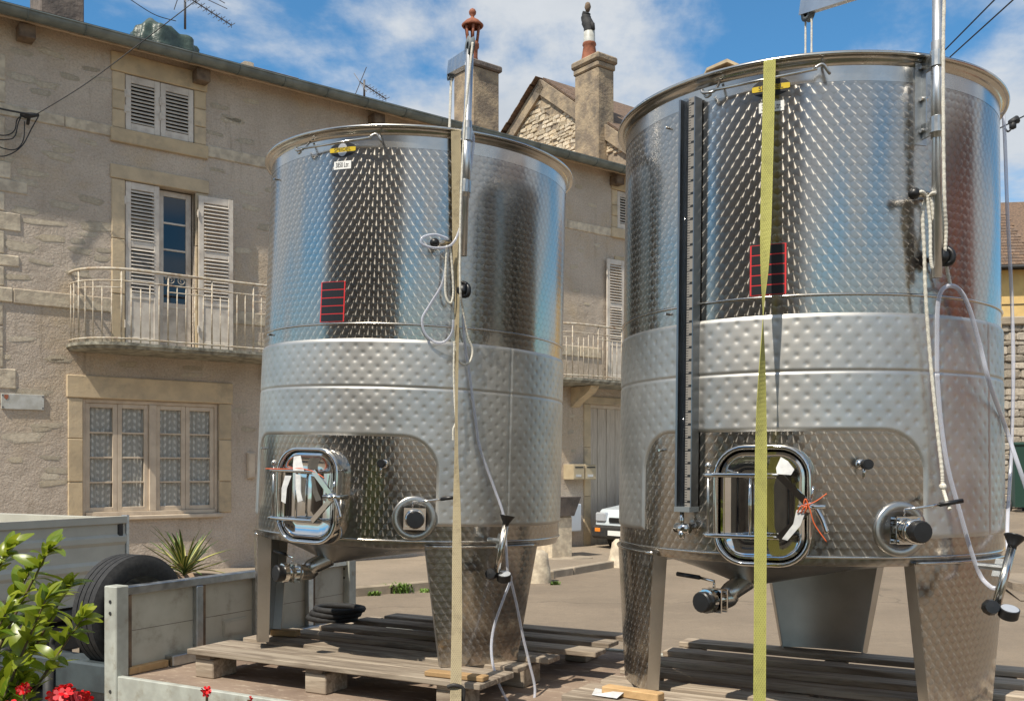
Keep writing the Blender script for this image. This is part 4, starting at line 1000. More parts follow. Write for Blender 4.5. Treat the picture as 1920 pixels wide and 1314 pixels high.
# spare tyre standing in front of the headboard
ty = thing('spare_tyre', 'worn black spare tyre on steel rim standing behind the headboard', 'tyre', TM @ Vector((-.20, .29, .64)), TROT)
pr = [(.2, -.085), (.24, -.1), (.29, -.095), (.308, -.078)]
for a, b_ in ((-.078, -.045), (-.038, -.006), (.0, .034), (.041, .078)): pr += [(.314, a), (.314, b_), (.303, b_+.001), (.303, b_+.006)]
pr = pr[:-2]+[(.308, .08), (.29, .095), (.24, .1), (.2, .085), (.2, -.085)]
obj('tyre', MB().lathe(pr, 64, (0, 0, .32), (1, 0, 0)), 'black_rubber', ty, auto=40)
obj('rim', MB().lathe([(.2, .088), (.19, .07), (.185, -.03), (.16, -.03), (.12, .02), (.05, .03), (.05, .0), (0, .0)], 40, (0, 0, .32), (1, 0, 0)), 'galvanised', ty, True)
tb = MB().box(-.012, .012, -.007, .007, 0, .012).mesh('tread_block')
# a bracket carries it
obj('carrier', MB().box(-.08, .08, -.05, .05, -.10, .0).box(.1, .17, -.03, .03, -.1, .3), 'chassis_black', ty)
# pallets
def pallet(u0, v0, L_, label, boards, mat_='pallet_wood', bear=(.08, .82, 1.58)):
    b0 = TM @ Vector((u0, v0, BED)); t = thing('pallet', label, 'pallet', b0, TROT, 'pallets under the tanks')
    r = random.Random(int(u0*100))
    for (a, b_, c, d) in boards:
        m_ = MB().box(-(b_-a)/2, (b_-a)/2, 0, d-c, .12+r.uniform(0, .003), .147+r.uniform(0, .004), .004)
        o = obj('plank', m_, mat_, t); o.location = ((a+b_)/2, c, 0); o.rotation_euler = (0, 0, r.uniform(-.006, .006))
    for x in bear:
        for (c, d) in ((.03, .2), (.62, .8), (1.35, 1.53)): 
            o = obj('block', MB().box(-.055, .075, 0, d-c, .001, .098, .005), mat_, t); o.location = (x, c, 0)
        o = obj('bearer', MB().box(-.05, .05, 0, 1.5, .0985, .119), mat_, t); o.location = (x, .03, 0)
    return t
bds = [(0, 1.77, 0, .15), (0, 1.77, .154, .31), (.0, 1.74, .40, .54), (.02, 1.77, .66, .79), (.10, 1.9, .93, 1.07), (.14, 1.86, 1.20, 1.34), (.2, 1.98, 1.44, 1.58)]
pallet(.335, .20, 1.77, 'weathered grey wooden pallet under the left tank', bds)
bds2 = [(0, 1.85, 0, .14), (0, 1.85, .145, .29), (0.02, 1.8, .35, .47), (0, 1.8, .62, .75), (.0, 1.85, .88, 1.0), (.02, 1.82, 1.14, 1.26), (.0, 1.9, 1.44, 1.58)]
pallet(2.50, .20, 1.85, 'weathered grey wooden pallet under the right tank', bds2)
for (u, v, l, rz, lab, dz) in ((2.78, .29, .26, -.12, 'loose pale timber batten on right pallet by the left leg', 0), (.52, .74, .16, .2, 'small timber wedge under left tank rear leg', 0), (1.95, .26, .30, .05, 'flat timber batten beneath left tank front leg', -.012)):
    top('timber_block', MB().box(-l/2, l/2, -.03, .03, 0, .035+dz, .004).xf(TM @ Matrix.Translation((u, v, BED+.152)) @ Matrix.Rotation(rz, 4, 'Z')), 'new_wood', lab, 'timber', smooth=False)
top('paper_scrap', MB().add([TM @ Vector(p) for p in ((2.62, .24, .82), (2.74, .22, .823), (2.76, .29, .85), (2.68, .34, .822), (2.60, .32, .83))], [(0, 1, 2), (0, 2, 3), (0, 3, 4)]), 'paper', 'crumpled white paper scrap lying on the right pallet', 'paper', smooth=False)
hs = MB()
for k in range(3): hs.tube([TM @ Vector((.35+.16*cos(t)+.03*k, 1.35+.12*sin(t), BED+.16+.03*k)) for t in [2*pi*j/20 for j in range(20)]], .018, 7, closed=True)
top('hose_coil', hs, 'black_rubber', 'coiled black hose lying behind left tank leg', 'hose')

# ------------------------------------------------------------------ towing truck (rear end in view)
tk = thing('tipper_truck', 'white tipper truck rear with ribbed tailgate towing the trailer', 'truck', TM @ Vector((-1.75, TW/2, 0)), TROT)
y0, y1 = -1.25, .53; zt, zb = 1.40, .86
prof = [(0, zb), (.02, zb+.03), (.02, zb+.14), (.035, zb+.165), (.035, zb+.20), (.02, zb+.225), (.02, zb+.33), (.035, zb+.355), (.035, zb+.39), (.02, zb+.41), (.02, zt-.06), (.04, zt-.05), (.04, zt), (-.03, zt), (-.03, zb)]
obj('tailgate', MB().prism([(x, y0, z) for x, z in prof], (0, y1-y0, 0)), 'truck_white', tk)
obj('side_board', MB().box(-2.4, -.035, y1-.04, y1, zb, zt-.01, .005), 'truck_white', tk); obj('side_board', MB().box(-2.4, -.035, y0, y0+.04, zb, zt-.01, .005), 'truck_white', tk)
obj('end_strip', MB().box(-.03, .03, y1+.001, y1+.03, zb-.03, zt+.005, .004), 'galvanised', tk)
obj('latch', MB().box(.0, .03, y1-.07, y1-.02, zt-.16, zt-.04, .01).box(.0, .05, y1-.06, y1-.03, zb+.02, zb+.12, .01), 'chassis_black', tk)
obj('bed_floor', MB().box(-2.4, 0, y0, y1, zb-.08, zb-.001), 'truck_white', tk)
obj('bumper_bar', MB().tube([(.02, y0+.1, zb-.13), (.02, y1-.15, zb-.13)], .035, 10), 'chassis_black', tk, True)
obj('chassis', MB().box(-3.6, -.05, -.55, -.4, .5, .72).box(-3.6, -.05, .4, .55, .5, .72).box(-.2, -.02, -.8, .62, .48, .66, .01).box(-2.2, -.2, -.8, .62, .66, .74), 'chassis_black', tk)
obj('tail_light', MB().box(-.03, .03, .45, .68, .55, .70, .012), 'lamp_red', tk); obj('tail_light', MB().box(-.03, .03, -.85, -.62, .55, .70, .012), 'lamp_red', tk)
obj('mud_flap', MB().box(-.35, -.33, .42, .7, .18, .66), 'black_rubber', tk)
obj('tow_hook', MB().tube(spline([(-.1, -.79, .55), (.1, -.79, .45), (.25, -.79, .38), (.33, -.79, .42), (.33, -.79, .52)], 5), .04, 10), 'chassis_black', tk, True)
obj('tow_cable', MB().tube(spline([(.05, -.7, .56), (.4, -.75, .38), (.75, -.8, .34), (.95, -.8, .42), (1.15, -.85, .58)], 6), .01, 6), 'cable', tk, True)
for x in (-1.1, -3.3):
    for yy in (-.8, .6):
        wh = obj('wheel', MB().lathe([(.18, -.09), (.3, -.1), (.33, -.07), (.33, .07), (.3, .1), (.18, .09)], 28, (x, yy, .33), (0, 1, 0)), 'black_rubber', tk, True)
        obj('rim', MB().lathe([(0, -.05), (.1, -.05), (.18, -.085)], 20, (x, yy, .33), (0, 1, 0)), 'galvanised', wh, True)
cab = [(-2.5, .5), (-4.2, .5), (-4.2, 1.15), (-3.75, 1.25), (-3.3, 2.0), (-2.5, 2.05)]
obj('cab', MB().prism([(x, y0+.05, z) for x, z in cab], (0, y1-y0-.1, 0)), 'truck_white', tk)
obj('rear_window', MB().box(-2.497, -2.49, y0+.3, y1-.3, 1.45, 1.9), 'dark_glass', tk)

# ------------------------------------------------------------------ tanks
RB, RT = .812, .790
def make_tank(M, zb, zt, label, lid_az, gauge, sign_a, text_a, ctr):
    """local frame: angle 0 (manhole) looks to -Y, angles grow to +X"""
    H = zt-zb
    tk = thing('wine_tank', label, 'wine tank', (0, 0, 0), 0, 'stainless steel wine tanks on the trailer')
    tk.matrix_world = M; tk.location, rq, _ = M.decompose(); tk.rotation_euler = rq.to_euler()
    Z = lambda t: zt-H*t
    RR = lambda z: RB+(RT-RB)*(z-zb)/H
    D = lambda a: Vector((sin(a), -cos(a), 0)); Tn = lambda a: Vector((cos(a), sin(a), 0))
    pt = lambda a, z, off=0.0: D(a)*(RR(z)+off)+Vector((0, 0, z))
    # --- shell with UV in metres
    ns = 192; me_v = []; me_f = []; zs = [zb, zb+.02, zb+.04, zt-.05, zt]
    for z in zs:
        for k in range(ns+1):
            a = -pi+2*pi*k/ns; rr_ = RR(z)-(.012 if z == zb else (.004 if z == zb+.02 else 0)); me_v.append(D(a)*rr_+Vector((0, 0, z)))
    for i in range(len(zs)-1):
        for k in range(ns): me_f.append((i*(ns+1)+k, i*(ns+1)+k+1, (i+1)*(ns+1)+k+1, (i+1)*(ns+1)+k))
    b = MB().add(me_v, me_f); me = b.mesh('shell', True)
    uvl = me.uv_layers.new(name='UVMap')
    for p in me.polygons:
        for li in p.loop_indices:
            vi = me.loops[li].vertex_index; i, k = divmod(vi, ns+1); uvl.data[li].uv = (.8*(-pi+2*pi*k/ns), zs[i])
    shell = obj('shell', me, 'marbled_steel', tk)
    obj('inner_wall', MB().lathe([(RB-.012, zb+.05), (RT-.006, zt-.001)], 96), 'dull_steel', tk, True)
    obj('floating_lid', MB().lathe([(0, zt-.62), (.3, zt-.66), (RT-.06, zt-.7), (RT-.03, zt-.64)], 64), 'dull_steel', tk, True)
    # --- rim
    prof = [(RT-.008, zt-.03), (RT+.002, zt-.032), (RT+.008, zt-.014), (RT+.016, zt-.005), (RT+.028, zt-.003), (RT+.034, zt-.006), (RT+.039, zt+.001), (RT+.036, zt+.009), (RT+.028, zt+.011), (RT+.01, zt+.008), (RT-.008, zt+.004), (RT-.008, zt-.03)]
    obj('plain_band', MB().lathe([(RR(zt-.09)+.0009, zt-.09), (RT+.0009, zt-.03)], 128), 'rim_steel', tk, True)
    obj('rim', MB().lathe(prof, 128), 'rim_steel', tk, True)
    def ring(z, off, r_): obj('weld_seam', MB().tube([pt(2*pi*k/160, z, off) for k in range(160)], r_, 6, closed=True), 'rim_steel', tk, True)
    ring(Z(.467), .001, .006); ring(Z(.982), .001, .005)
    # --- dimple jacket
    jt, jb, jm, ct, hw_, cr_ = Z(.503), Z(.945), Z(.617), Z(.735), .725, .16   # radians half width, corner radius (m)
    Rm = .8; du = .0044; nu = int(2*pi*Rm/du); nv = int((jt-jb)/du); px_, pz_ = .073, .0645
    def edge_d(u, z):
        d = min(jt-z, z-jb)
        # signed distance to the cut-out (rounded top corners), positive outside
        qx = abs(u)-(hw_*Rm-cr_); qz = (z)-(ct-cr_)
        s = min(max(qx, qz), 0)+math.hypot(max(qx, 0), max(qz, 0))-cr_
        d = min(d, s)
        return d
    vs = []; keep = []
    for j in range(nv+1):
        z = jb-.004+(jt-jb+.008)*j/nv
        for i in range(nu):
            u = -pi*Rm+2*pi*Rm*i/nu; d = edge_d(u, z)
            e = max(-.004, min(1, d/.016)); h = .0070*(1-(1-max(e, 0))**2) if e > 0 else -.002
            if d > -.01:
                if abs(z-jm) < .012:
                    q = 1-abs(z-jm)/.012; h = h*(1-.7*q*q)
                zz_ = (jm-.026-z) if z < jm else (z-jm-.026)
                row = round(zz_/(pz_/2)); 
                if row >= 0:
                    ww = (0 if row % 2 == 0 else .5)
                    dz = zz_-row*pz_/2; uu = u/px_+ww; dx = (uu-round(uu))*px_
                    cz = (jm-.026-row*pz_/2) if z < jm else (jm+.026+row*pz_/2); cu = round(uu)*px_-ww*px_
                    if edge_d(cu, cz) > .024:
                        rr_ = math.hypot(dx, dz)
                        h -= .0027*math.exp(-(rr_/.0070)**2)+.0006*math.exp(-(rr_/.017)**2)
                        if rr_ < .0046: h += .0016*(1-(rr_/.0046)**2)
            if abs(u-1.187*Rm) < .007 and h > 0: h *= .55
            vs.append((h, u/Rm, z)); keep.append(d > -.012)
    fs = []
    for j in range(nv):
        for i in range(nu):
            i2 = (i+1) % nu; q = (j*nu+i, j*nu+i2, (j+1)*nu+i2, (j+1)*nu+i)
            if keep[q[0]] and keep[q[1]] and keep[q[2]] and keep[q[3]]: fs.append(q)
    used = sorted(set(k for f in fs for k in f)); mp = {k: n for n, k in enumerate(used)}
    jk = MB(); jk.v = [pt(vs[k][1], vs[k][2], vs[k][0]) for k in used]; jk.f = [tuple(mp[k] for k in f) for f in fs]
    obj('dimple_jacket', jk, 'jacket_steel', tk, True)
    # --- bottom: oblique dish with its low point towards the drain
    ap = Vector((-.13, -.52, zb-.125)); n = 96; m_ = 10; vs = []; fs = []
    for j in range(m_+1):
        f = j/m_
        for k in range(n):
            rim = pt(2*pi*k/n, zb+.002, -.012); q = rim.lerp(ap, f); 
            q.z = zb+.002+(ap.z-zb)*(f**1.6); vs.append(q)
    for j in range(m_):
        for k in range(n): fs.append((j*n+k, j*n+(k+1) % n, (j+1)*n+(k+1) % n, (j+1)*n+k))
    obj('dished_bottom', MB().add(vs, fs), 'dull_steel', tk, True)
    # --- three legs: curved tapering plates
    for c in (61.3, -58.7, 181.3):
        c = R_(c); hw1, hw0 = R_(22.6), R_(15.5); zt_l = zb+.012; n = 12; vs = []; fs = []
        for (f, th) in ((0, 0), (1, 0), (0, -.012), (1, -.012)):
            for k in range(n+1):
                z = zt_l*(1-f)+0.0*f; hw2 = hw1+(hw0-hw1)*f; a = c-hw2+2*hw2*k/n
                vs.append(D(a)*(RB+.008+th-.03*f)+Vector((0, 0, z)))
        m_ = n+1
        for k in range(n): fs += [(k+m_, k+1+m_, k+1, k), (2*m_+k, 2*m_+k+1, 3*m_+k+1, 3*m_+k), (k, k+1, 2*m_+k+1, 2*m_+k), (m_+k+1, m_+k, 3*m_+k, 3*m_+k+1)]
        leg = MB().add(vs, fs)
        for sg, i0 in ((-1, 0), (1, n)):     # folded flanges on both edges
            pa, pb = Vector(vs[i0]), Vector(vs[m_+i0]); a0 = c+sg*hw1; a1 = c+sg*hw0
            ia = -D(a0)*.07-Tn(a0)*sg*.004; ib = -D(a1)*.06-Tn(a1)*sg*.004; w = Tn(a0)*sg*.006
            leg.add([pa, pb, pb+ib, pa+ia, pa+w, pb+w, pb+ib+w, pa+ia+w], [(0, 1, 2, 3), (7, 6, 5, 4), (0, 4, 5, 1), (1, 5, 6, 2), (2, 6, 7, 3), (3, 7, 4, 0)])
        me = leg.mesh('leg'); uvl = me.uv_layers.new(name='UVMap')
        for p in me.polygons:
            for li in p.loop_indices:
                co = me.vertices[me.loops[li].vertex_index].co; uvl.data[li].uv = (.8*math.atan2(co.x, -co.y), co.z)
        lg = obj('leg', me, 'marbled_steel', tk); auto_smooth(me, 30); me.materials.append(MT['leg_inner'])
        for p in me.polygons:
            if p.normal.dot(Vector((p.center.x, p.center.y, 0)).normalized()) < .3: p.material_index = 1
        obj('leg_hem', MB().tube([D(c-hw1+2*hw1*k/n)*(RB+.01)+Vector((0, 0, zt_l)) for k in range(n+1)], .006, 6), 'rim_steel', lg, True)
    # --- manhole
    zc = Z(.882); o0 = D(0); fx = Tn(0)
    def mp_(x, y, o): return fx*x+o0*(RR(zc)+o)+Vector((0, 0, zc+y))
    def rrect(w, h, r_, n=8):
        out = []
        for (cx_, cy_, a0) in ((w-r_, h-r_, 0), (-w+r_, h-r_, pi/2), (-w+r_, -h+r_, pi), (w-r_, -h+r_, 3*pi/2)):
            for k in range(n+1): a = a0+pi/2*k/n; out.append((cx_+r_*cos(a), cy_+r_*sin(a)))
        return out
    fr = MB(); secs = [(0, -.045), (0, .072), (.003, .079), (.009, .082), (.015, .079), (.018, .072), (.02, .055), (.02, -.02)]
    loops = [[mp_(x, y, o) for x, y in rrect(.18-i, .225-i, .118-i)] for i, o in secs]; m_ = len(loops[0])
    fr.add([v for l in loops for v in l], [(i*m_+k, i*m_+(k+1) % m_, (i+1)*m_+(k+1) % m_, (i+1)*m_+k) for i in range(len(secs)-1) for k in range(m_)])
    mh = obj('manhole', fr, 'polished_steel', tk, auto=60)
    ld = MB(); loops = []
    for (i, o) in ((.021, .052), (.027, .064), (.036, .066), (.046, .057), (.10, .060), (.15, .066)):
        loops.append([mp_(x, y, o) for x, y in rrect(max(.18-i, .02), max(.225-i, .06), max(.118-i, .012))])
    ld.add([v for l in loops for v in l], [(i*m_+k, i*m_+(k+1) % m_, (i+1)*m_+(k+1) % m_, (i+1)*m_+k) for i in range(len(loops)-1) for k in range(m_)]+[tuple(5*m_+k for k in range(m_))])
    obj('manhole_lid', ld, 'polished_steel', mh, auto=50)
    for sy in (-1, 1):
        hb = MB().tube(spline([mp_(-.215, sy*.113, .075), mp_(-.12, sy*.113, .098), mp_(0, sy*.113, .105), mp_(.075, sy*.113, .105)], 4), .0085, 8)
        obj('hinge_bar', hb, 'polished_steel', mh, True)
    for sy in (-1, 1):
        ar = MB()
        a_, b2 = mp_(.07, sy*.115, .105), mp_(.172, sy*.012, .105); d_ = (b2-a_).normalized(); w = d_.cross(o0).normalized()*.012
        ar.prism([a_-w, b2-w, b2+w, a_+w], o0*.012)
        obj('clamp_arm', ar, 'polished_steel', mh)
    obj('hinge_rod', MB().tube([mp_(-.198, -.118, .075), mp_(-.198, .135, .075)], .0055, 8).lathe([(0, -.012), (.012, -.006), (.014, .004), (.009, .014), (0, .017)], 12, mp_(-.198, .145, .075)), 'dull_steel', mh, True)
    for x in (-.035, ): obj('brace_bar', MB().tube([mp_(x, -.113, .103), mp_(x, .113, .103)], .006, 8), 'polished_steel', mh, True)
    lt = MB().cyl(mp_(.178, 0, .0), mp_(.178, 0, .135), .011, 12).cyl(mp_(.178, 0, .095), mp_(.178, 0, .12), .02, 8).tube([mp_(.14, .003, .125), mp_(.235, .003, .125)], .008, 8)
    lh_ = MB().tube(spline([mp_(.2, 0, .12), mp_(.225, -.045, .125), mp_(.24, -.09, .125)], 4), .0095, 8).tube([mp_(.183, .02, .11), mp_(.19, .075, .11)], .005, 8)
    obj('latch', lt, 'polished_steel', mh, True); obj('latch_handle', lh_, 'polished_steel', mh, True)
    # --- tap above the outlet
    def tp_(a, z):
        o_ = D(a); x_ = Tn(a); return lambda x, y, o: x_*x+o_*(RR(z)+o)+Vector((0, 0, z+y))
    q = tp_(R_(24.2), Z(.8))
    ta = obj('sample_tap', MB().cyl(q(0, 0, -.01), q(0, 0, .055), .011, 12).tube([q(0, 0, .04), q(-.004, -.02, .05), q(-.006, -.05, .055)], .006, 8).cyl(q(0, 0, .0), q(0, 0, .006), .02, 14), 'polished_steel', tk, True)
    obj('tap_knob', MB().cyl(q(0, 0, .05), q(0, 0, .085), .019, 14).cyl(q(0, 0, .085), q(0, 0, .088), .015, 14), 'black_plastic', ta, auto=40)
    # --- outlet valve
    q = tp_(R_(34.6), Z(.927)); od = D(R_(34.6))
    va = obj('outlet_flange', MB().lathe([(.103, -.03), (.103, .006), (.098, .010), (.070, .011), (.067, .006), (0, .005)], 48, q(0, 0, 0), od), 'leg_inner', tk, True)
    obj('valve_body', MB().cyl(q(0, 0, 0), q(0, 0, .1), .034, 20).prism([q(x, y, .018) for x, y in ((-.05, -.05), (.05, -.05), (.05, .05), (-.05, .05))], od*.006)
        .prism([q(x, y, .06) for x, y in ((-.05, -.05), (.05, -.05), (.05, .05), (-.05, .05))], od*.006), 'polished_steel', va, auto=40)
    for sx in (-1, 1):
        for sy in (-1, 1): obj('bolt', MB().cyl(q(sx*.039, sy*.039, .015), q(sx*.039, sy*.039, .074), .007, 8), 'polished_steel', va)
    obj('union_nut', MB().lathe([(.03, .08), (.043, .082), (.045, .1), (.042, .115), (.03, .116)], 24, q(0, 0, 0), od), 'polished_steel', va, True)
    obj('end_cap', MB().lathe([(.034, .1), (.04, .104), (.04, .145), (.036, .152), (0, .153)], 16, q(0, 0, 0), od), 'black_plastic', va, auto=40)
    lv = obj('lever', MB().tube([q(-.01, .045, .045), q(-.01, .075, .05), q(.06, .085, .06), q(.13, .096, .07)], .0055, 8), 'polished_steel', va, True)
    obj('grip', MB().tube([q(.115, .094, .069), q(.2, .108, .078)], .0085, 10), 'black_plastic', va, True)
    # --- drain valve
    dv = Vector((-.21, -.675, zb-.16)); pipe = obj('drain_pipe', MB().tube(spline([ap+Vector((0, 0, .03)), ap+Vector((-.05, -.08, -.01)), dv+Vector((.02, .08, 0)), dv], 5), .04, 14), 'dull_steel', tk, True)
    od2 = Vector((-.35, -.93, 0)).normalized(); sx2 = Vector((.93, -.35, 0))
    obj('valve_body', MB().prism([dv+sx2*x+Vector((0, 0, y)) for x, y in ((-.045, -.045), (.045, -.045), (.045, .045), (-.045, .045))], od2*.008).prism([dv+od2*.04+sx2*x+Vector((0, 0, y)) for x, y in ((-.045, -.045), (.045, -.045), (.045, .045), (-.045, .045))], od2*.008)
        .lathe([(.03, 0), (.03, .06), (.047, .062), (.047, .085), (.03, .088)], 20, dv, od2), 'polished_steel', pipe, auto=40)
    obj('end_cap', MB().lathe([(.04, .086), (.041, .115), (.036, .12), (0, .121)], 16, dv, od2), 'black_plastic', pipe, auto=40)
    obj('lever', MB().tube([dv+od2*.03+Vector((0, 0, .05)), dv+od2*.03+Vector((0, 0, .075)), dv+od2*.03-sx2*.08+Vector((0, 0, .085))], .006, 8), 'polished_steel', pipe, True)
    obj('grip', MB().tube([dv+od2*.03-sx2*.07+Vector((0, 0, .084)), dv+od2*.03-sx2*.18+Vector((0, 0, .09))], .009, 10), 'black_plastic', pipe, True)
    # --- rail under the rim
    ra_ = R_(text_a); za = zt-.075
    aL, aR = ra_-R_(15.5), ra_+R_(14)
    pts = [pt(aL+R_(2.2), zt-.03, .012), pt(aL+R_(2.0), za-.004, .055), pt(aL+R_(-1), za+.0, .06), pt(aL-R_(1.6), za+.015, .05), pt(aL-R_(.4), za-.016, .05), pt(aL+R_(1.2), za-.012, .055)]
    A = pt(aL+R_(1.4), za, .058); B_ = pt(aR-R_(1.4), za+.014, .058)
    obj('rim_hook', MB().tube(spline(pts, 4), .0055, 7), 'dull_steel', tk, True)
    obj('rim_hook', MB().tube(spline([pt(aR-R_(2), za+.016, .06), pt(aR, za+.03, .055), pt(aR+R_(1.6), za-.004, .05), pt(aR+R_(.6), za+.03, .03), pt(aR+R_(.2), zt-.03, .012)], 4), .0055, 7), 'dull_steel', tk, True)
    obj('label_rod', MB().tube([A+(A-B_)*.03, B_], .006, 8), 'rim_steel', tk, True)
    # --- labels on the shell
    def sheet(a, z, poly, off, m, name, parent, ctr_=None):
        mb = MB(); n = len(poly); vs = [pt(a+x/Rm, z+y, off) for x, y in poly]; mb.add(vs, [tuple(range(n))]); return obj(name, mb, m, parent)
    ell = lambda w, h, n=40: [(w*cos(2*pi*k/n), h*sin(2*pi*k/n)) for k in range(n)]
    la = ra_+R_(.4) if not gauge else R_(.8); zl = Z(.046) if not gauge else Z(.047)
    def curved(a, z, x0, x1, y0, y1, off, m, name, parent, clip=None, n=24):
        mb = MB(); vs = []; fs = []
        for k in range(n+1):
            x = x0+(x1-x0)*k/n; h = 1.0
            yy0, yy1 = y0, y1
            if clip: c_ = clip[1]*math.sqrt(max(0, 1-(x/clip[0])**2)); yy0, yy1 = max(y0, -c_), min(y1, c_)
            vs += [pt(a+x/Rm, z+yy0, off), pt(a+x/Rm, z+yy1, off)]
        for k in range(n): fs.append((2*k, 2*k+2, 2*k+3, 2*k+1))
        mb.add(vs, fs); return obj(name, mb, m, parent, True)
    def text(a, z, s, size, off, m, name, parent, sx=1.0):
        cu = bpy.data.curves.new(name, 'FONT'); cu.body = s; cu.size = size; cu.align_x = 'CENTER'; cu.align_y = 'CENTER'; cu.offset = size*.006
        o = bpy.data.objects.new(name, cu); me = o.to_mesh(); mb = MB()
        mb.add([pt(a+v.co.x*sx/Rm, z+v.co.y, off) for v in me.vertices], [tuple(p.vertices) for p in me.polygons]); o.to_mesh_clear()
        bpy.data.objects.remove(o); bpy.data.curves.remove(cu); return obj(name, mb, m, parent)
    bd = curved(la, zl, -.073, .073, -.035, .035, .0012, 'sticker_black', 'maker_badge', tk, (.0731, .035))
    ins = curved(la, zl, -.026, .026, -.031, .031, .0017, 'sticker_silver' , 'badge_drop', bd, (.0261, .031)) if not gauge else None
    curved(la, zl, -.071, .071, -.0105, .0105, .0022, 'sticker_yellow', 'badge_band', bd, (.0731, .035))
    text(la, zl, 'SPEIDEL', .024, .0028, 'ink', 'badge_lettering', bd, 1.12)
    zv = zl-.073
    vl = curved(la+R_(.2), zv, -.047, .047, -.019, .019, .0012, 'sticker_white', 'volume_label', tk)
    text(la+R_(.2), zv, '3850 Ltr.', .033, .002, 'ink', 'volume_lettering', vl, .62)
    sa = R_(sign_a); z1, z0 = Z(.468)-(-.006), 0
    hh = .19 if not gauge else .19; zlo = Z(.462)
    pnl = curved(sa, zlo+hh/2, -.0675, .0675, -hh/2, hh/2, .0012, 'sticker_red', 'record_panel', tk)
    for k in range(5):
        c_ = hh/5; curved(sa, zlo+(k+.5)*c_, -.0615, .0615, -c_/2+.0022, c_/2-.0022, .0019, 'sticker_black', 'record_field', pnl)
    # --- small weld studs
    for a, t in ((-32, .075), (-31, .478), (-33, .77)): obj('stud', MB().cyl(pt(R_(a), Z(t), 0), pt(R_(a), Z(t), .02), .005, 8), 'polished_steel', tk)
    return tk, dict(D=D, Tn=Tn, RR=RR, Z=Z, pt=pt, zb=zb, zt=zt, M=M, tk=tk)

def ray_local(T, px, py, off=0.0, back=False):
    """pixel -> tank-local point on the cylinder off metres outside the shell"""
    Mi = T['M'].inverted(); o = Mi @ Vector((0, 0, EYE)); d = (Mi.to_3x3() @ Vector(((px-960)/F, 1, (HY-py)/F)))
    z = o.z+d.z*4.4; p = None
    for _ in range(4):
        Rr = T['RR'](z)+off; a = d.x**2+d.y**2; b = o.x*d.x+o.y*d.y; c = o.x**2+o.y**2-Rr**2; q = b*b-a*c
        t = (-b-math.sqrt(max(q, 0)))/a; p = o+d*t; z = p.z
    return p
tankL_M = Matrix.Translation((-.578, 5.38, .826)) @ Matrix.Rotation(R_(1.9), 4, 'Y') @ Matrix.Rotation(R_(-27.4), 4, 'Z')
tankR_M = Matrix.Translation((1.30, 4.43, .814)) @ Matrix.Rotation(R_(.2), 4, 'Y') @ Matrix.Rotation(R_(-25.8), 4, 'Z')
tkL, TLn = make_tank(tankL_M, .555, 2.505, 'left marbled steel wine tank, smaller in view, with beige strap', 0, False, 3.4, 4.7, (0, 0))
tkR, TRt = make_tank(tankR_M, .575, 2.455, 'right marbled steel wine tank, larger in view, with level gauge', 0, True, .3, .0, (0, 0))
tkL.name, tkR.name = 'wine_tank', 'wine_tank.001'
def LP(T, px, py, off=0.0): return ray_local(T, px, py, off)
def WP(T, px, py, off=0.0): return T['M'] @ ray_local(T, px, py, off)

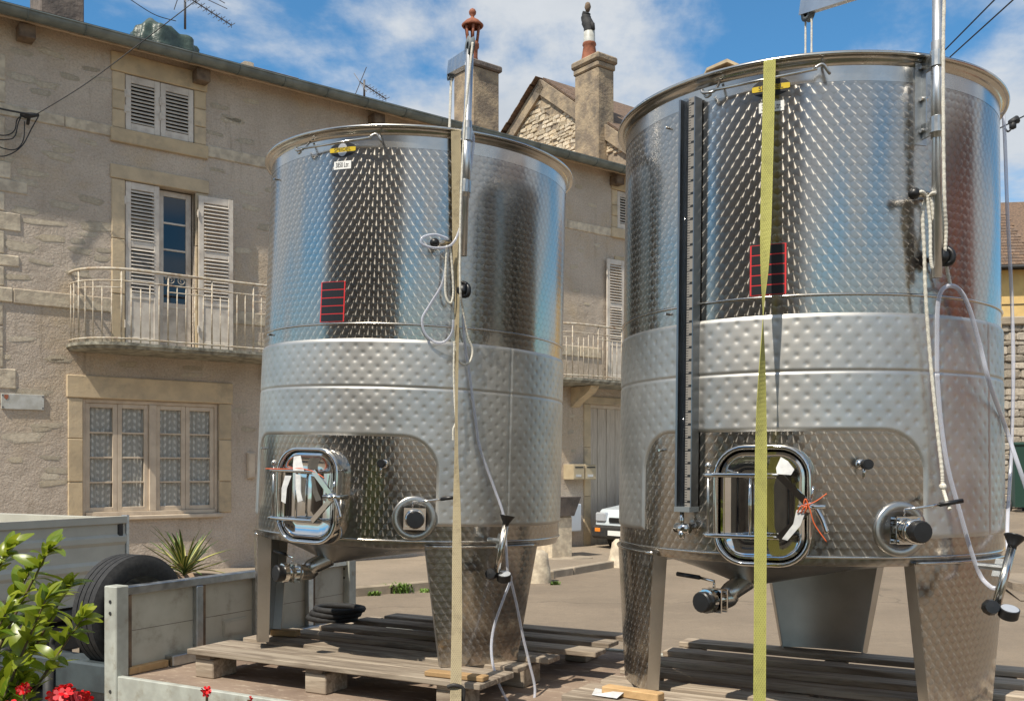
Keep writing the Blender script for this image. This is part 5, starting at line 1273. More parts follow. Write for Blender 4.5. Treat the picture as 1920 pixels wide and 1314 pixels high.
# --- davit pole, arm, bracket (parts of each tank)
def davit(T, px_pole, py_top, ybr0, ybr1, pole_bot, arm_top, tip):
    tk, D, Tn, pt = T['tk'], T['D'], T['Tn'], T['pt']
    base = LP(T, px_pole, ybr1, .085); a = math.atan2(base.x, -base.y); rad = math.hypot(base.x, base.y)
    zt = T['zt']; xy = D(a)*rad; zlo = LP(T, px_pole, pole_bot, .085).z
    po = obj('davit_pole', MB().tube([xy+Vector((0, 0, zlo)), xy+Vector((0, 0, arm_top))], .0185, 16), 'aluminium', tk, True)
    obj('pole_sleeve', MB().tube([xy+Vector((0, 0, zt-.32)), xy+Vector((0, 0, zt+.03))], .022, 16), 'aluminium', po, True)
    # bracket plate between shell and pole
    r0 = D(a)*(T['RR'](zt)+.001); z1, z0 = zt-.005, zt-.30; tn = Tn(a)*.003
    br = MB()
    for (q0, q1, za, zb_) in ((r0, xy, z1-.055, z1), (r0, xy, z0, z0+.055), (r0, r0+D(a)*.03, z0, z1)):
        br.prism([q0+Vector((0, 0, za))-tn, q1+Vector((0, 0, za))-tn, q1+Vector((0, 0, zb_))-tn, q0+Vector((0, 0, zb_))-tn], Tn(a)*.006)
    br.prism([r0+Vector((0, 0, z0-.02))-Tn(a)*.03, r0+Vector((0, 0, z0-.02))+Tn(a)*.02, r0+Vector((0, 0, z1))+Tn(a)*.02, r0+Vector((0, 0, z1))-Tn(a)*.03], D(a)*.006)
    for zz_ in (z1-.028, z0+.028): br.tube([xy+Vector((0, 0, zz_-.028)), xy+Vector((0, 0, zz_+.028))], .026, 14)
    obj('bracket', br, 'galvanised', tk)
    for zz_ in (z1-.03, (z0+z1)/2, z0+.03): obj('bolt', MB().cyl(r0+D(a)*.015-Tn(a)*.014+Vector((0, 0, zz_)), r0+D(a)*.015+Tn(a)*.014+Vector((0, 0, zz_)), .008, 8), 'polished_steel', tk)
    # arm to the tank axis
    zt2 = arm_top; st = xy+Vector((0, 0, zt2-.03)); ax = (tip-st).normalized(); w = Tn(a)*.018; h = ax.cross(Tn(a)).normalized()
    if h.z < 0: h = -h
    am = MB().prism([st-w-h*.035, st+w-h*.035, st+w+h*.035, st-w+h*.035], tip-st)
    am.prism([xy+Vector((0, 0, zt2-.16))-w*.4, xy+Vector((0, 0, zt2-.02))-w*.4, st+ax*.16-w*.4], w*.8)
    obj('davit_arm', am, 'aluminium', tk)
    obj('pulley', MB().lathe([(.02, -.012), (.045, -.012), (.036, 0), (.045, .012), (.02, .012)], 20, xy+Vector((0, 0, zt2+.02)), Tn(a)), 'grey_cover', tk, True)
    obj('pulley', MB().lathe([(.02, -.012), (.04, -.012), (.032, 0), (.04, .012), (.02, .012)], 20, tip-ax*.05-h*.03, Tn(a)), 'grey_cover', tk, True)
    return a, xy, tip, ax
aL, xyL, tipL, axL = davit(TLn, 873, 85, 250, 330, 480, 2.86, tankL_M.inverted() @ P(845, 128, 5.36))
aR, xyR, tipR, axR = davit(TRt, 1757, 0, 115, 270, 520, 2.80, tankR_M.inverted() @ P(1506, 14, 4.43))
def top_rope(T, pts, r_, label, mat_='white_rope', name='rope', n=8, cat='rope'):
    return top(name, MB().tube(spline([T['M'] @ p for p in pts], n), r_, 8), mat_, label, cat)
def tw_rope(T, pts, r_, label):
    """braided rope: slightly knurled tube"""
    sp_ = spline([T['M'] @ p for p in pts], 26); rr_ = [r_*(1+.10*sin(i*1.6)) for i in range(len(sp_))]
    return top('rope', MB().tube(sp_, rr_, 8), 'white_rope', label, 'rope')
V = Vector
for (T, tip, ax, lab) in ((TLn, tipL, axL, 'left'), (TRt, tipR, axR, 'right')):
    for k in (0, 1):
        q = tip-ax*(.02+.05*k)+V((0, 0, -.06)); e = V((q.x, q.y, T['zt']-.66))
        tw_rope(T, [q, (q+e)/2, e], .0045, ('%s white lid rope hanging from arm tip of %s tank' % (('outer', 'inner')[k], lab)))
# pegs with black knobs, cam cleats
def peg(T, px0, py0, px1, py1, parent):
    a_, b_ = LP(T, px0, py0, .085), LP(T, px1, py1, .03)
    pg = obj('rope_peg', MB().tube([b_, a_], .012, 10), 'rim_steel', parent, True)
    obj('peg_knob', MB().lathe([(0, -.02), (.014, -.017), (.021, -.006), (.021, .006), (.014, .017), (0, .02)], 14, a_, a_-b_), 'black_plastic', parent, True)
peg(TLn, 815, 455, 845, 455, tkL); peg(TRt, 1714, 363, 1762, 367, tkR)
def cleat(T, px, py, s, parent):
    c = LP(T, px, py, .06); c0 = LP(T, px, py, 0)
    obj('cam_cleat', MB().tube([c0, c], .01, 8).lathe([(0, -.03), (.025, -.026), (.032, 0), (.025, .026), (0, .03)], 12, c, (c-c0)).tube(spline([c+V((-.035*s, 0, .01)), c+V((0, 0, .035)), c+V((.035*s, -.01, .012)), c+V((.03*s, -.01, -.025)), c+V((-.02*s, 0, -.02))], 4), .011, 8), 'black_plastic', parent, True)
cleat(TLn, 868, 545, 1, tkL); cleat(TRt, 1766, 482, 1, tkR)
# ropes and hoses, left tank
def path(T, pts, off): return [LP(T, x, y, (o[0] if o else off)) for (x, y, *o) in pts]
tw_rope(TLn, [xyL+V((0, 0, 2.88))+TLn['D'](aL)*.045]+path(TLn, [(874, 200, .14), (866, 330, .13), (863, 430, .125), (863, 540, .11), (868, 580, .07), (877, 630, .05), (886, 655, .045), (882, 676, .045), (870, 683, .045), (858, 672, .05), (852, 640, .06)], .06), .0055, 'white rope running down left pole to a hanging loop')
tw_rope(TLn, path(TLn, [(838, 460, .09), (836, 500, .08), (835, 545, .07), (840, 565, .07), (847, 566, .07), (850, 540, .07), (846, 480, .08), (842, 460, .09)], .08), .0055, 'short white rope loop hung on left tank peg')
tw_rope(TLn, path(TLn, [(852, 640, .06), (851, 700, .05), (853, 760, .05), (855, 790, .05), (850, 805, .05), (850, 825, .05)], .05), .005, 'frayed white rope end hanging beside the beige strap')
top_rope(TLn, path(TLn, [(886, 250, .06), (888, 268, .07), (880, 330, .09), (872, 380, .09), (862, 430, .08), (845, 460, .09), (815, 465, .1), (792, 458, .11), (792, 446, .11), (815, 440, .1), (840, 448, .09)], .09), .006, 'clear plastic hose looped round left tank peg', 'clear_hose', 'hose', 8, 'hose')
top_rope(TLn, path(TLn, [(840, 462, .08), (836, 500, .07), (828, 535, .05), (806, 572, .03), (792, 598, .03), (797, 625, .03), (815, 641, .03), (835, 640, .04), (848, 622, .06), (850, 600, .07)], .05), .006, 'clear hose curling in a wide loop below left peg', 'clear_hose', 'hose', 8, 'hose')
top_rope(TLn, path(TLn, [(868, 590, .06), (871, 640, .05), (880, 700, .03), (892, 790, .025), (900, 840, .025), (925, 910, .03), (944, 965, .06), (948, 1010, .08), (952, 1070, .09), (958, 1085, .09), (945, 1120, .08), (925, 1180, .06), (922, 1230, .1), (935, 1280, .16), (960, 1330, .2)], .05), .0065, 'long clear hose running down left tank to the deck', 'clear_hose', 'hose', 8, 'hose')
top_rope(TLn, path(TLn, [(956, 1080, .09), (968, 1130, .09), (980, 1190, .1), (992, 1240, .12), (1003, 1290, .15), (998, 1330, .18)], .05), .0065, 'clear hose falling from the left pump to the deck', 'clear_hose', 'hose', 8, 'hose')
# ropes and hoses, right tank
tw_rope(TRt, [xyR+V((0, 0, 2.82))+TRt['D'](aR)*.045]+path(TRt, [(1769, 60, .125), (1769, 250, .12), (1771, 370, .11), (1774, 430, .09), (1772, 478, .08), (1775, 500, .05), (1782, 535, .045)], .1), .0065, 'thick white rope running down right pole into cleat')
tw_rope(TRt, path(TRt, [(1737, 370, .075), (1730, 400, .07), (1733, 470, .06), (1736, 560, .05), (1745, 680, .035), (1757, 800, .035), (1766, 880, .04), (1768, 912, .04), (1774, 935, .06), (1781, 955, .09)], .05), .0068, 'long white rope with knot reaching right valve lever')
tw_rope(TRt, path(TRt, [(1738, 368, .085), (1744, 420, .08), (1745, 480, .08), (1749, 503, .08), (1754, 480, .08), (1751, 420, .08), (1746, 370, .085)], .08), .0065, 'white rope loop hung on right tank peg')
tw_rope(TRt, path(TRt, [(1716, 366, .085), (1728, 360, .1), (1740, 370, .07), (1750, 362, .1), (1760, 372, .06), (1768, 395, .06), (1770, 440, .07), (1772, 475, .08)], .08), .0065, 'white rope wrapped along the right tank peg')
kn = WP(TRt, 1768, 912, .04); top('rope_knot', MB().lathe([(0, -.012), (.012, -.008), (.015, 0), (.012, .008), (0, .012)], 10, kn, (1, .2, .4)), 'white_rope', 'small knot in the rope above right valve lever', 'knot')
top_rope(TRt, path(TRt, [(1757, 700, .03), (1757, 640, .035), (1758, 580, .045), (1764, 548, .05), (1780, 536, .05), (1800, 545, .05), (1818, 580, .05), (1838, 650, .05), (1856, 720, .06)], .05)+[TRt['M'].inverted() @ P(x, y, Y_) for x, y, Y_ in ((1885, 800, 3.95), (1912, 880, 3.9), (1940, 960, 3.9))], .0085, 'clear hose arching over the lower right of right tank', 'clear_hose', 'hose', 8, 'hose')
top_rope(TRt, path(TRt, [(1757, 700, .03), (1764, 790, .03), (1778, 880, .035), (1800, 960, .04), (1820, 1030, .045), (1838, 1078, .06), (1855, 1098, .1), (1866, 1103, .12)], .05), .0085, 'clear hose hanging down right tank to its pump', 'clear_hose', 'hose', 8, 'hose')
top_rope(TRt, [TRt['M'].inverted() @ P(x, y, Y_) for x, y, Y_ in ((1862, 150, 4.5), (1868, 155, 4.45), (1878, 180, 4.3), (1884, 260, 4.25), (1889, 400, 4.2), (1897, 560, 4.2), (1900, 700, 4.15), (1896, 850, 4.1), (1889, 980, 3.95), (1890, 1040, 3.8))], .0075, 'clear hose hanging free from right rim to pump', 'clear_hose', 'hose', 8, 'hose')
# --- hand pumps on the front legs
def pump(T, p_top, p_bot, p_gauge, p_knob, off, hose=None):
    tk = T['tk']; a_, b_ = (p_top, p_bot)
    d_ = (b_-a_).normalized(); s_ = d_.orthogonal()
    pu = obj('hand_pump', MB().tube([a_+d_*.04, b_], .016, 14), 'rim_steel', tk, True)
    obj('pump_handle', MB().tube([a_-d_*.005, a_, a_+d_*.03, a_+d_*.045], [.038, .034, .016, .016], 14), 'black_plastic', pu, True)
    obj('pump_rod', MB().tube([a_+d_*.03, a_+d_*.06], .012, 10), 'polished_steel', pu)
    m_ = a_.lerp(b_, .45); inn = -V((m_.x, m_.y, 0)).normalized()
    obj('pump_bracket', MB().tube([m_, m_+inn*.12], .012, 8).prism([m_+inn*.015+d_*-.035, m_+inn*.015+d_*.035, m_+inn*.05+d_*.035, m_+inn*.05+d_*-.035], d_.cross(inn)*.006), 'galvanised', pu)
    obj('pump_foot', MB().lathe([(0, -.03), (.024, -.028), (.03, 0), (.024, .028), (0, .03)], 10, p_knob, (.3, -1, .2)).tube([p_knob, b_, p_gauge], .012, 8), 'black_plastic', pu, auto=40)
    gz = V((.2, -.35, 1)).normalized()
    obj('pressure_gauge', MB().lathe([(0, -.022), (.03, -.022), (.034, -.018), (.034, .014), (.03, .016)], 22, p_gauge, gz), 'black_plastic', pu, auto=40)
    obj('gauge_dial', MB().lathe([(.031, .0155), (0, .0165)], 22, p_gauge, gz), 'lens', pu)
pump(TLn, LP(TLn, 951, 968, .14), LP(TLn, 931, 1072, .13), LP(TLn, 945, 1080, .14), LP(TLn, 921, 1076, .12), .1)
iR = TRt['M'].inverted()
pump(TRt, iR @ P(1902, 1008, 3.62), iR @ P(1868, 1135, 3.55), iR @ P(1892, 1147, 3.5), iR @ P(1857, 1138, 3.52), .1)
# --- level gauge on the right tank
D, Tn, RRf, Z = TRt['D'], TRt['Tn'], TRt['RR'], TRt['Z']
ga = R_(-21.6); og, tg = D(ga), Tn(ga); z1g, z0g = TRt['zt']-.075, .785
def gq(x, o, z): return tg*x*.78+og*(RRf(z)+o)+V((0, 0, z))
def gbox(x0, x1, o0, o1, z0, z1):
    mb = MB(); mb.add([gq(x, o, z) for z in (z0, z1) for o in (o0, o1) for x in (x0, x1)], [(0, 2, 3, 1), (4, 5, 7, 6), (0, 1, 5, 4), (2, 6, 7, 3), (0, 4, 6, 2), (1, 3, 7, 5)]); return mb
lgz = obj('level_gauge', gbox(-.042, .042, .004, .03, z0g, z1g), 'gauge_metal', tkR)
gb = gbox(-.046, -.034, .005, .062, z0g, z1g); m2 = gbox(.038, .044, .005, .05, z0g, z1g); gb.add(m2.v, m2.f)
obj('gauge_channel', gb, 'gauge_metal', lgz)
def ruler_mat():
    m, nt, N, L, b = nodes('ruler'); uv = N.new('ShaderNodeUVMap'); s = N.new('ShaderNodeSeparateXYZ'); L.new(uv.outputs[0], s.inputs[0])
    x, z = s.outputs[0], s.outputs[1]
    def ticks(p, w, xl):
        f = mth(nt, 'LESS_THAN', mth(nt, 'FRACT', mth(nt, 'DIVIDE', z, p)), w); return mth(nt, 'MULTIPLY', f, mth(nt, 'LESS_THAN', x, xl))
    t = mth(nt, 'MAXIMUM', mth(nt, 'MAXIMUM', ticks(.01, .25, .4), ticks(.05, .08, .7)), mth(nt, 'MULTIPLY', ticks(.05, .2, .95), mth(nt, 'GREATER_THAN', x, .45)))
    L.new(mixc(nt, t, (.24, .22, .195), (.012, .012, .012)), b.inputs['Base Color']); b.inputs['Roughness'].default_value = .5; MT['ruler'] = m
ruler_mat()
mb = MB().add([gq(.002, .0475, z0g), gq(.0375, .0475, z0g), gq(.0375, .0475, z1g), gq(.002, .0475, z1g)], [(0, 1, 2, 3)]); me = mb.mesh('ruler')
uvl = me.uv_layers.new(name='UVMap')
for li, uvv in zip(range(4), ((0, z0g), (1, z0g), (1, z1g), (0, z1g))): uvl.data[li].uv = uvv
obj('ruler', me, 'ruler', lgz); obj('ruler_backing', gbox(.002, .0375, .03, .0473, z0g, z1g), 'black_plastic', lgz)
obj('sight_tube', MB().tube([gq(-.016, .046, z0g-.02), gq(-.016, .046, z1g)], .011, 12), 'gauge_glass', lgz, True)
eb = gbox(-.048, .048, .003, .064, z0g-.02, z0g); obj('gauge_end', eb, 'grey_cover', lgz)
obj('gauge_tap', MB().tube([gq(-.015, .046, z0g-.02), gq(-.015, .046, z0g-.09)], .009, 10).tube([gq(-.05, .046, z0g-.085), gq(.03, .046, z0g-.085)], .02, 14).tube([gq(-.008, 0, z0g-.085), gq(-.008, .06, z0g-.085)], .014, 12).tube([gq(-.012, .05, z0g-.09), gq(-.01, .055, z0g-.125)], .013, 10), 'polished_steel', lgz, True)
# --- lashing straps
def strap(T, rows, Yf, wid, mat_, label, name='lashing_strap'):
    pts = []; wv_ = []; th = []
    for (px, py, tw, hwid) in rows:
        Y = Yf(py); p = P(px, py, Y); pts.append((p, R_(tw), hwid))
    def interp(i, t):
        a, b_ = pts[i], pts[i+1]; return a[0].lerp(b_[0], t), a[1]+(b_[1]-a[1])*t, a[2]+(b_[2]-a[2])*t
    P_, W_, H_ = [], [], []
    for i in range(len(pts)-1):
        for k in range(10):
            p, tw, hw2 = interp(i, k/10); P_.append(p); dr = V((cos(tw+.18), sin(tw+.18)*-1, 0)); W_.append(dr*hw2); H_.append(V((-dr.y, dr.x, 0))*-.0022)
    # over the rim and into the tank
    M = T['M']; first = P_[0]; c = M @ V((0, 0, T['zt'])); inn = V((c.x-first.x, c.y-first.y, 0)).normalized()
    pre = [first+inn*.14+V((0, 0, -.06)), first+inn*.085+V((0, 0, .0)), first+inn*.06+V((0, 0, .012)), first+inn*.02+V((0, 0, .014)), first+inn*.004+V((0, 0, .006))]
    tan = V((-inn.y, inn.x, 0));  tan = tan if tan.x > 0 else -tan
    nrm = [V((0, 0, .0022)) if i > 0 else V((0, 0, .0022)) for i in range(5)]
    cl = pre+P_; o = top(name, MB().ribbon(cl, [tan*pts[0][2]]*5+W_, nrm+H_), mat_, label, 'strap', 'straps lashing the tanks', False)
    ln = [0.0]
    for i in range(1, len(cl)): ln.append(ln[-1]+(cl[i]-cl[i-1]).length)
    uvl = o.data.uv_layers.new(name='UVMap')
    for l in o.data.loops: uvl.data[l.index].uv = ((0, 1, 1, 0)[l.vertex_index % 4], ln[l.vertex_index//4])
rimR = WP(TRt, 1443, 118, .05).y; botR = 3.50
strap(TRt, [(1443, 117, 0, .0215), (1441, 200, 0, .0215), (1438, 330, 4, .0205), (1436, 430, 22, .0205), (1434, 510, 55, .0205), (1432, 560, 82, .0205), (1431, 610, 98, .0205), (1430, 680, 122, .0205), (1428, 760, 148, .0205), (1427, 850, 170, .0215), (1426, 1000, 180, .0215), (1425, 1180, 180, .0215), (1424, 1330, 180, .0215), (1423, 1470, 180, .0215)],
      lambda py: rimR+(botR-rimR)*min(1, max(0, (py-117)/1350.0))-.03*sin(pi*min(1, max(0, (py-117)/1350.0))), .025, 'yellow_strap', 'yellow webbing strap hanging in front of the right tank')
rimL = WP(TLn, 855, 246, .055).y; botL = 4.12
strap(TLn, [(855, 246, 0, .023), (856, 330, 8, .023), (856, 450, 25, .023), (857, 560, 45, .023), (857, 680, 60, .023), (856, 780, 62, .022), (856, 860, 55, .022), (857, 950, 30, .023), (857, 1050, 12, .023), (857, 1160, 0, .023), (855, 1280, 0, .024), (853, 1390, 0, .024)],
      lambda py: rimL+(botL-rimL)*max(0, (py-600)/790.0)**1.4 if py > 600 else rimL, .023, 'beige_strap', 'dirty beige webbing strap hanging in front of left tank')
hk = P(853, 1296, 4.2); top('strap_hook', MB().tube(spline([hk+V((-.03, 0, .02)), hk+V((.0, -.01, .03)), hk+V((.035, 0, .01)), hk+V((.03, 0, -.05)), hk+V((0, 0, -.07))], 5), .009, 8), 'chassis_black', 'black steel hook at the bottom of beige strap', 'hook')
# --- tags and ties on the manholes
def mq(T, x, y, o):
    zc = T['Z'](.882); return T['M'] @ (T['Tn'](0)*x+T['D'](0)*(T['RR'](zc)+o)+V((0, 0, zc+y)))
def paper(T, pts, label, bend=.0):
    mb = MB(); n = len(pts)//2
    vs = [mq(T, *p) for p in pts]; mb.add(vs, [(2*k, 2*k+1, 2*k+3, 2*k+2) for k in range(n-1)]); return top('paper_tag', mb, 'paper', label, 'tag', None, True)
paper(TLn, [(-.095, .09, .115), (-.055, .09, .118), (-.105, .03, .125), (-.07, .03, .13), (-.10, -.03, .13), (-.07, -.04, .135)], 'white paper tag hanging at left on left tank manhole')
paper(TLn, [(-.03, .10, .12), (.0, .095, .12), (-.018, .03, .13), (.015, .02, .135), (.005, -.03, .14), (.035, -.02, .14)], 'white paper tag hanging at right on left tank manhole')
paper(TLn, [(-.06, .18, .10), (-.02, .185, .10), (-.055, .14, .11), (.005, .14, .112), (-.045, .115, .12), (.02, .115, .12)], 'white paper tag standing up on left tank manhole bar')
paper(TRt, [(.075, .18, .10), (.10, .165, .10), (.06, .14, .112), (.125, .135, .112), (.065, .118, .12), (.115, .115, .12)], 'crumpled white paper tag on right manhole upper bar')
paper(TRt, [(.135, -.01, .125), (.17, -.005, .125), (.125, -.06, .13), (.15, -.065, .13), (.085, -.115, .13), (.105, -.12, .13)], 'white paper strip tied below right manhole latch')
def tie(T, pts, label): top('cable_tie', MB().tube(spline([mq(T, *p) for p in pts], 6), .0025, 6), 'orange_tie', label, 'cable tie')
tie(TLn, [(-.235, .118, .09), (-.1, .12, .11), (0, .125, .115), (.08, .11, .115), (.13, .085, .11)], 'orange cable tie along left manhole upper bar')
tie(TRt, [(.24, .05, .13), (.2, .02, .135), (.165, .01, .14), (.17, .03, .14), (.185, -.01, .14), (.2, -.06, .135), (.24, -.12, .13)], 'orange cable tie knotted round right manhole latch')
for k in range(3): tie(TRt, [(.14+.012*k, -.02, .13), (.155+.008*k, .005-.006*k, .14), (.175, .0+.008*k, .135)], ('upper', 'middle', 'lower')[k]+' wrap of orange tie on right latch')

# ------------------------------------------------------------------ plants
def leaf_mesh(L_, w, fold, droop, seed, m, name='leaf'):
    mb = MB(); n = 6; vs = []; fs = []
    for k in range(n+1):
        t = k/n; ww = w*(sin(pi*min(1, t*.93+.035))**.8)*(1 if t < .6 else 1); y = L_*t; z = -droop*t*t*L_
        vs += [(-ww, y, z+fold*ww), (0, y, z), (ww, y, z+fold*ww)]
    for k in range(n): fs += [(3*k, 3*k+1, 3*k+4, 3*k+3), (3*k+1, 3*k+2, 3*k+5, 3*k+4)]
    me = mb.add(vs, fs).mesh(name, True); me.materials.append(MT[m]); return me
LM = [leaf_mesh(.05, .014, .6, .5, 5, 'shrub_leaf'), leaf_mesh(.075, .016, .15, .7, 6, 'shrub_leaf'), leaf_mesh(.085, .019, .35, .25, 1, 'shrub_leaf'), leaf_mesh(.07, .018, .5, .1, 2, 'shrub_leaf'), leaf_mesh(.095, .021, .25, .4, 3, 'shrub_leaf'), leaf_mesh(.06, .015, .4, .2, 4, 'shrub_leaf')]
sb = P(-60, 1400, 2.75); shrub = thing('broadleaf_shrub', 'bright green broad-leaved shrub in the lower left foreground', 'shrub', (sb.x, sb.y, 0))
r = random.Random(21); so = V((sb.x, sb.y, 0))
def orient(d, up):
    d = d.normalized(); x = d.cross(up)
    if x.length < 1e-4: x = d.orthogonal()
    x.normalize(); z = x.cross(d); return Matrix((x, d, z)).transposed().to_euler()
brs = [((92, 1030), 2.7), ((128, 1098), 2.75), ((155, 1158), 2.6), ((14, 1030), 2.8), ((55, 1072), 2.9), ((55, 1205), 2.65), ((35, 1275), 2.55), ((85, 1125), 2.5), ((-40, 1030), 2.7), ((-60, 1080), 2.6), ((10, 1150), 2.45), ((45, 1210), 2.75), ((95, 1120), 2.9), ((-20, 1200), 2.9)]
lv_ = []
for i, ((px, py), Y) in enumerate(brs):
    e = P(px, py, Y)-so; b0 = V((r.uniform(-.15, .1), r.uniform(-.15, .15), .0)); mid = b0.lerp(e, .55)+V((-.18, 0, -.02))
    sp_ = spline([b0, mid, mid.lerp(e, .6)+V((-.02, 0, -.01)), e], 8)
    obj('branch', MB().tube(sp_, [.011-.009*k/(len(sp_)-1) for k in range(len(sp_))], 6), 'branch', shrub, True)
    m_ = len(sp_)
    for k in range(int(m_*.42), m_):
        for _ in range(4 if k < m_-2 else 6):
            t = (sp_[min(k+1, m_-1)]-sp_[k-1]).normalized(); d = (t*r.uniform(.3, 1.1)+V((r.gauss(0, .6), r.gauss(0, .6), r.gauss(.35, .45)))).normalized()
            lv_.append((r.choice(LM), sp_[k].copy(), orient(d, V((r.gauss(0, .35), r.gauss(-.3, .35), 1))), r.uniform(.6, .95)))
def seen(q):
    w = so+q[1]; u = 960+F*w.x/w.y; v = HY-F*(w.z-EYE)/w.y
    return (0 if (u > -20 and v < 1330) else 10)+w.y-.0006*u
lv_.sort(key=seen); fol = MB()
for i, (me_, l_, ro, sc_) in enumerate(lv_):
    if i < 290: inst('leaf', me_, shrub, l_, ro, (sc_,)*3)
    else:
        Mx = Matrix.Translation(l_) @ ro.to_matrix().to_4x4() @ Matrix.Scale(sc_, 4); fol.add([Mx @ v.co for v in me_.vertices], [tuple(p.vertices) for p in me_.polygons])
if fol.v: obj('foliage', fol, 'shrub_leaf', shrub, True)['kind'] = 'stuff'
# yucca in a tub
yb = P(345, 1085, 9.2); yz = yb.z
yu = thing('yucca', 'variegated spiky yucca plant behind the trailer headboard', 'plant', (yb.x, yb.y, 0))
obj('tub', MB().lathe([(.0, 0), (.26, 0), (.34, yz-.02), (.36, yz+.02), (.31, yz+.02), (.29, yz-.04), (0, yz-.04)], 24), 'planter', yu, True)
YL = [leaf_mesh(.5, .017, .5, d, 1, 'yucca_leaf') for d in (.0, .12, .3)]
for k in range(54):
    a = r.uniform(0, 2*pi); el = r.uniform(.12, 1.35); d = V((cos(a)*cos(el), sin(a)*cos(el), sin(el)))
    inst('leaf', r.choice(YL), yu, (0, 0, yz+.02+r.uniform(0, .06)), orient(d, V((0, 0, 1))), (1, r.uniform(.7, 1.05), 1))
# geraniums at the bottom edge
def geranium(px, py, Y, n, label, leaves, rad=.03, gs=1.0):
    c = P(px, py, Y); t = thing('geranium', label, 'flower', (c.x, c.y, 0))
    obj('stem', MB().tube(spline([(0.02, .02, 0), (0, 0, c.z*.6), (0, 0, c.z)], 6), .003, 5), 'branch', t)
    pm = MB()
    for k in range(5):
        a = 2*pi*k/5; d = V((cos(a), sin(a), .25)); s_ = V((-sin(a), cos(a), 0)); pm.add([(0, 0, 0), d*.006-s_*.004, d*.013-s_*.005, d*.016, d*.013+s_*.005, d*.006+s_*.004], [(0, 1, 2, 3, 4, 5)])
    me = pm.mesh('blossom'); me.materials.append(MT['petal'])
    for k in range(n):
        d = V((r.gauss(0, 1), r.gauss(0, 1), r.gauss(.3, 1))).normalized(); p = d*rad*r.uniform(.5, 1)
        inst('blossom', me, t, (p.x, p.y, c.z+p.z), orient(V((d.z, -d.x, d.y)), d), (gs,)*3)
    for k in range(leaves):
        a = r.uniform(0, 2*pi); rr_ = r.uniform(0, .13); inst('leaf', GLm, t, (rr_*cos(a), rr_*sin(a), c.z-.02-r.uniform(.0, .09)), (r.gauss(0, .4), r.gauss(0, .4), r.uniform(0, 6)))
gm = MB(); n = 14; gm.add([(0, 0, -.006)]+[((.03+.004*(k % 2))*cos(2*pi*k/n), (.03+.004*(k % 2))*sin(2*pi*k/n), .006) for k in range(n)], [(0, 1+k, 1+(k+1) % n) for k in range(n)])
GLm = gm.mesh('leaf', True); GLm.materials.append(MT['geranium_leaf'])
geranium(45, 1292, 2.2, 9, 'single red geranium bloom at far lower left', 0, .012, .7)
geranium(118, 1312, 2.15, 26, 'full red geranium head at the lower left edge', 10)
geranium(150, 1318, 2.2, 18, 'red geranium head right of the fullest one', 6, .025)
geranium(388, 1294, 2.1, 4, 'small red geranium bloom before the trailer rail', 0, .008, .62)
geranium(466, 1311, 2.15, 3, 'tiny red geranium buds at bottom edge below rail', 0, .006, .4)
geranium(20, 1335, 2.05, 8, 'red geranium among green leaves in bottom left corner', 26, .02)

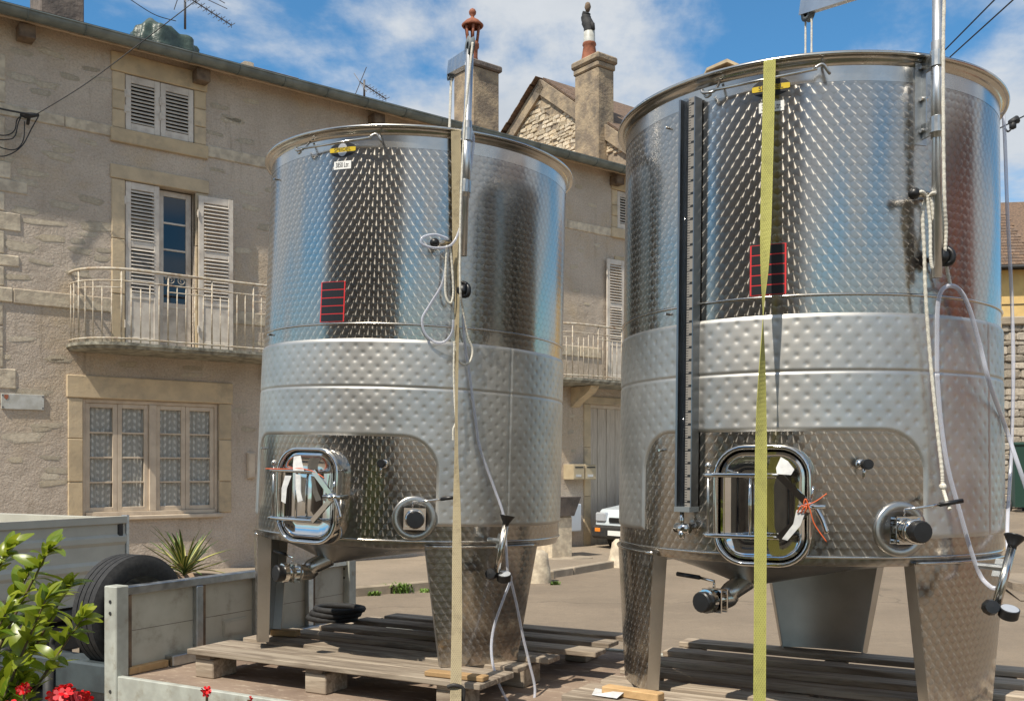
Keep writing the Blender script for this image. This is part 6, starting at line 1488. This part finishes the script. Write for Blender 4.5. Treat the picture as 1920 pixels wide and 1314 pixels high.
mat('soil', (.055, .042, .03), .95, col2=(.03, .024, .018), nscale=12, bmp=.6, bscale=30)
structure('garden_bed', MB().prism([(-5.5, 3.4, 0), (-4.6, -4, 0), (5.5, -4, 0), (5.5, .6, 0), (2.2, 2.0, 0), (.4, 2.9, 0), (-1.2, 3.5, 0), (-3.2, 4.3, 0)], (0, 0, .05)), 'soil')
gp_ = MB(); r = random.Random(77)
for k in range(5200):
    x = r.uniform(-4.5, 4.5); y = r.uniform(.9, 3.2-.32*max(0, x+1.2)-.0*x)
    if y > 3.0-.36*max(0, x+1.0): continue
    hmax = min(.95, EYE-.33*abs(y)-.12) if y > .5 else .8
    hmax *= .55+.45*sin(x*2.1+1)*sin(y*1.7+2*x)
    z = .05+max(.1, hmax)*math.sqrt(r.random()); l = r.uniform(.04, .085); a = r.uniform(0, 2*pi); t_ = r.uniform(-.5, .6)
    d = V((cos(a)*cos(t_), sin(a)*cos(t_), sin(t_))); s_ = V((-sin(a), cos(a), r.uniform(-.4, .4)))*l*.28; o_ = V((x, y, z))
    gp_.add([o_, o_+d*l*.5+s_, o_+d*l, o_+d*l*.5-s_], [(0, 1, 2, 3)])
gpo = obj('garden_plants', gp_, 'geranium_leaf'); gpo['kind'] = 'stuff'; gpo['label'] = 'low leafy garden plants in front of the trailer'

# ------------------------------------------------------------------ surroundings mirrored in the steel (behind and beside the camera)
fh = thing('facing_house', 'brown stone house behind the viewer, seen mirrored in the tanks', 'house', (-1.6, -5.0, 0), math.atan2(4.0, -10.5)+pi)
fops = [[-9.4, -8.3, .9, 2.3], [-6.8, -5.7, 0.05, 2.3], [-4.4, -3.3, .9, 2.3], [-9.4, -8.3, 3.7, 5.1], [-6.8, -5.7, 3.7, 5.1], [-3.9, -2.8, 3.7, 5.1]]
wmb = MB(); wall_mesh(wmb, -11.3, 0, 0, 7.6, fops, .2); wmb.v = [V((v.x, -v.y, v.z)) for v in wmb.v]
obj('wall', wmb, 'chimney_render', fh); obj('side_wall', MB().box(-11.3, -.003, -6, -.25, 0, 7.55), 'chimney_render', fh)
for o in fops:
    obj('window', MB().box(o[0], o[1], -.2, -.16, o[2], o[3]), 'dark_glass', fh)
    obj('shutter', MB().box(o[0]-.55, o[0]-.02, .005, .04, o[2], o[3]), 'old_wood', fh); obj('shutter', MB().box(o[1]+.02, o[1]+.55, .005, .04, o[2], o[3]), 'old_wood', fh)
obj('roof', MB().prism([(-11.6, .4, 7.5), (-11.6, -3, 9.2), (-11.6, -6.5, 7.5)], (11.9, 0, 0)), 'roof_tiles', fh)
mat('red_render', (.34, .115, .065), .9, col2=(.25, .09, .055), nscale=2)
rh = thing('red_house', 'red rendered house on the right, seen mirrored in the tanks', 'house', (12.5, 1.5, 0), R_(90))
obj('wall', MB().box(-3.4, 3.4, -6, 0, 0, 6.4), 'red_render', rh); obj('roof', MB().prism([(-3.7, .4, 6.35), (-3.7, -3, 8.0), (-3.7, -6.4, 6.35)], (7.4, 0, 0)), 'roof_tiles', rh)
for x in (-1.8, .9): obj('window', MB().box(x, x+1, .001, .03, 3.4, 4.8), 'dark_glass', rh)
bpy.context.view_layer.update()
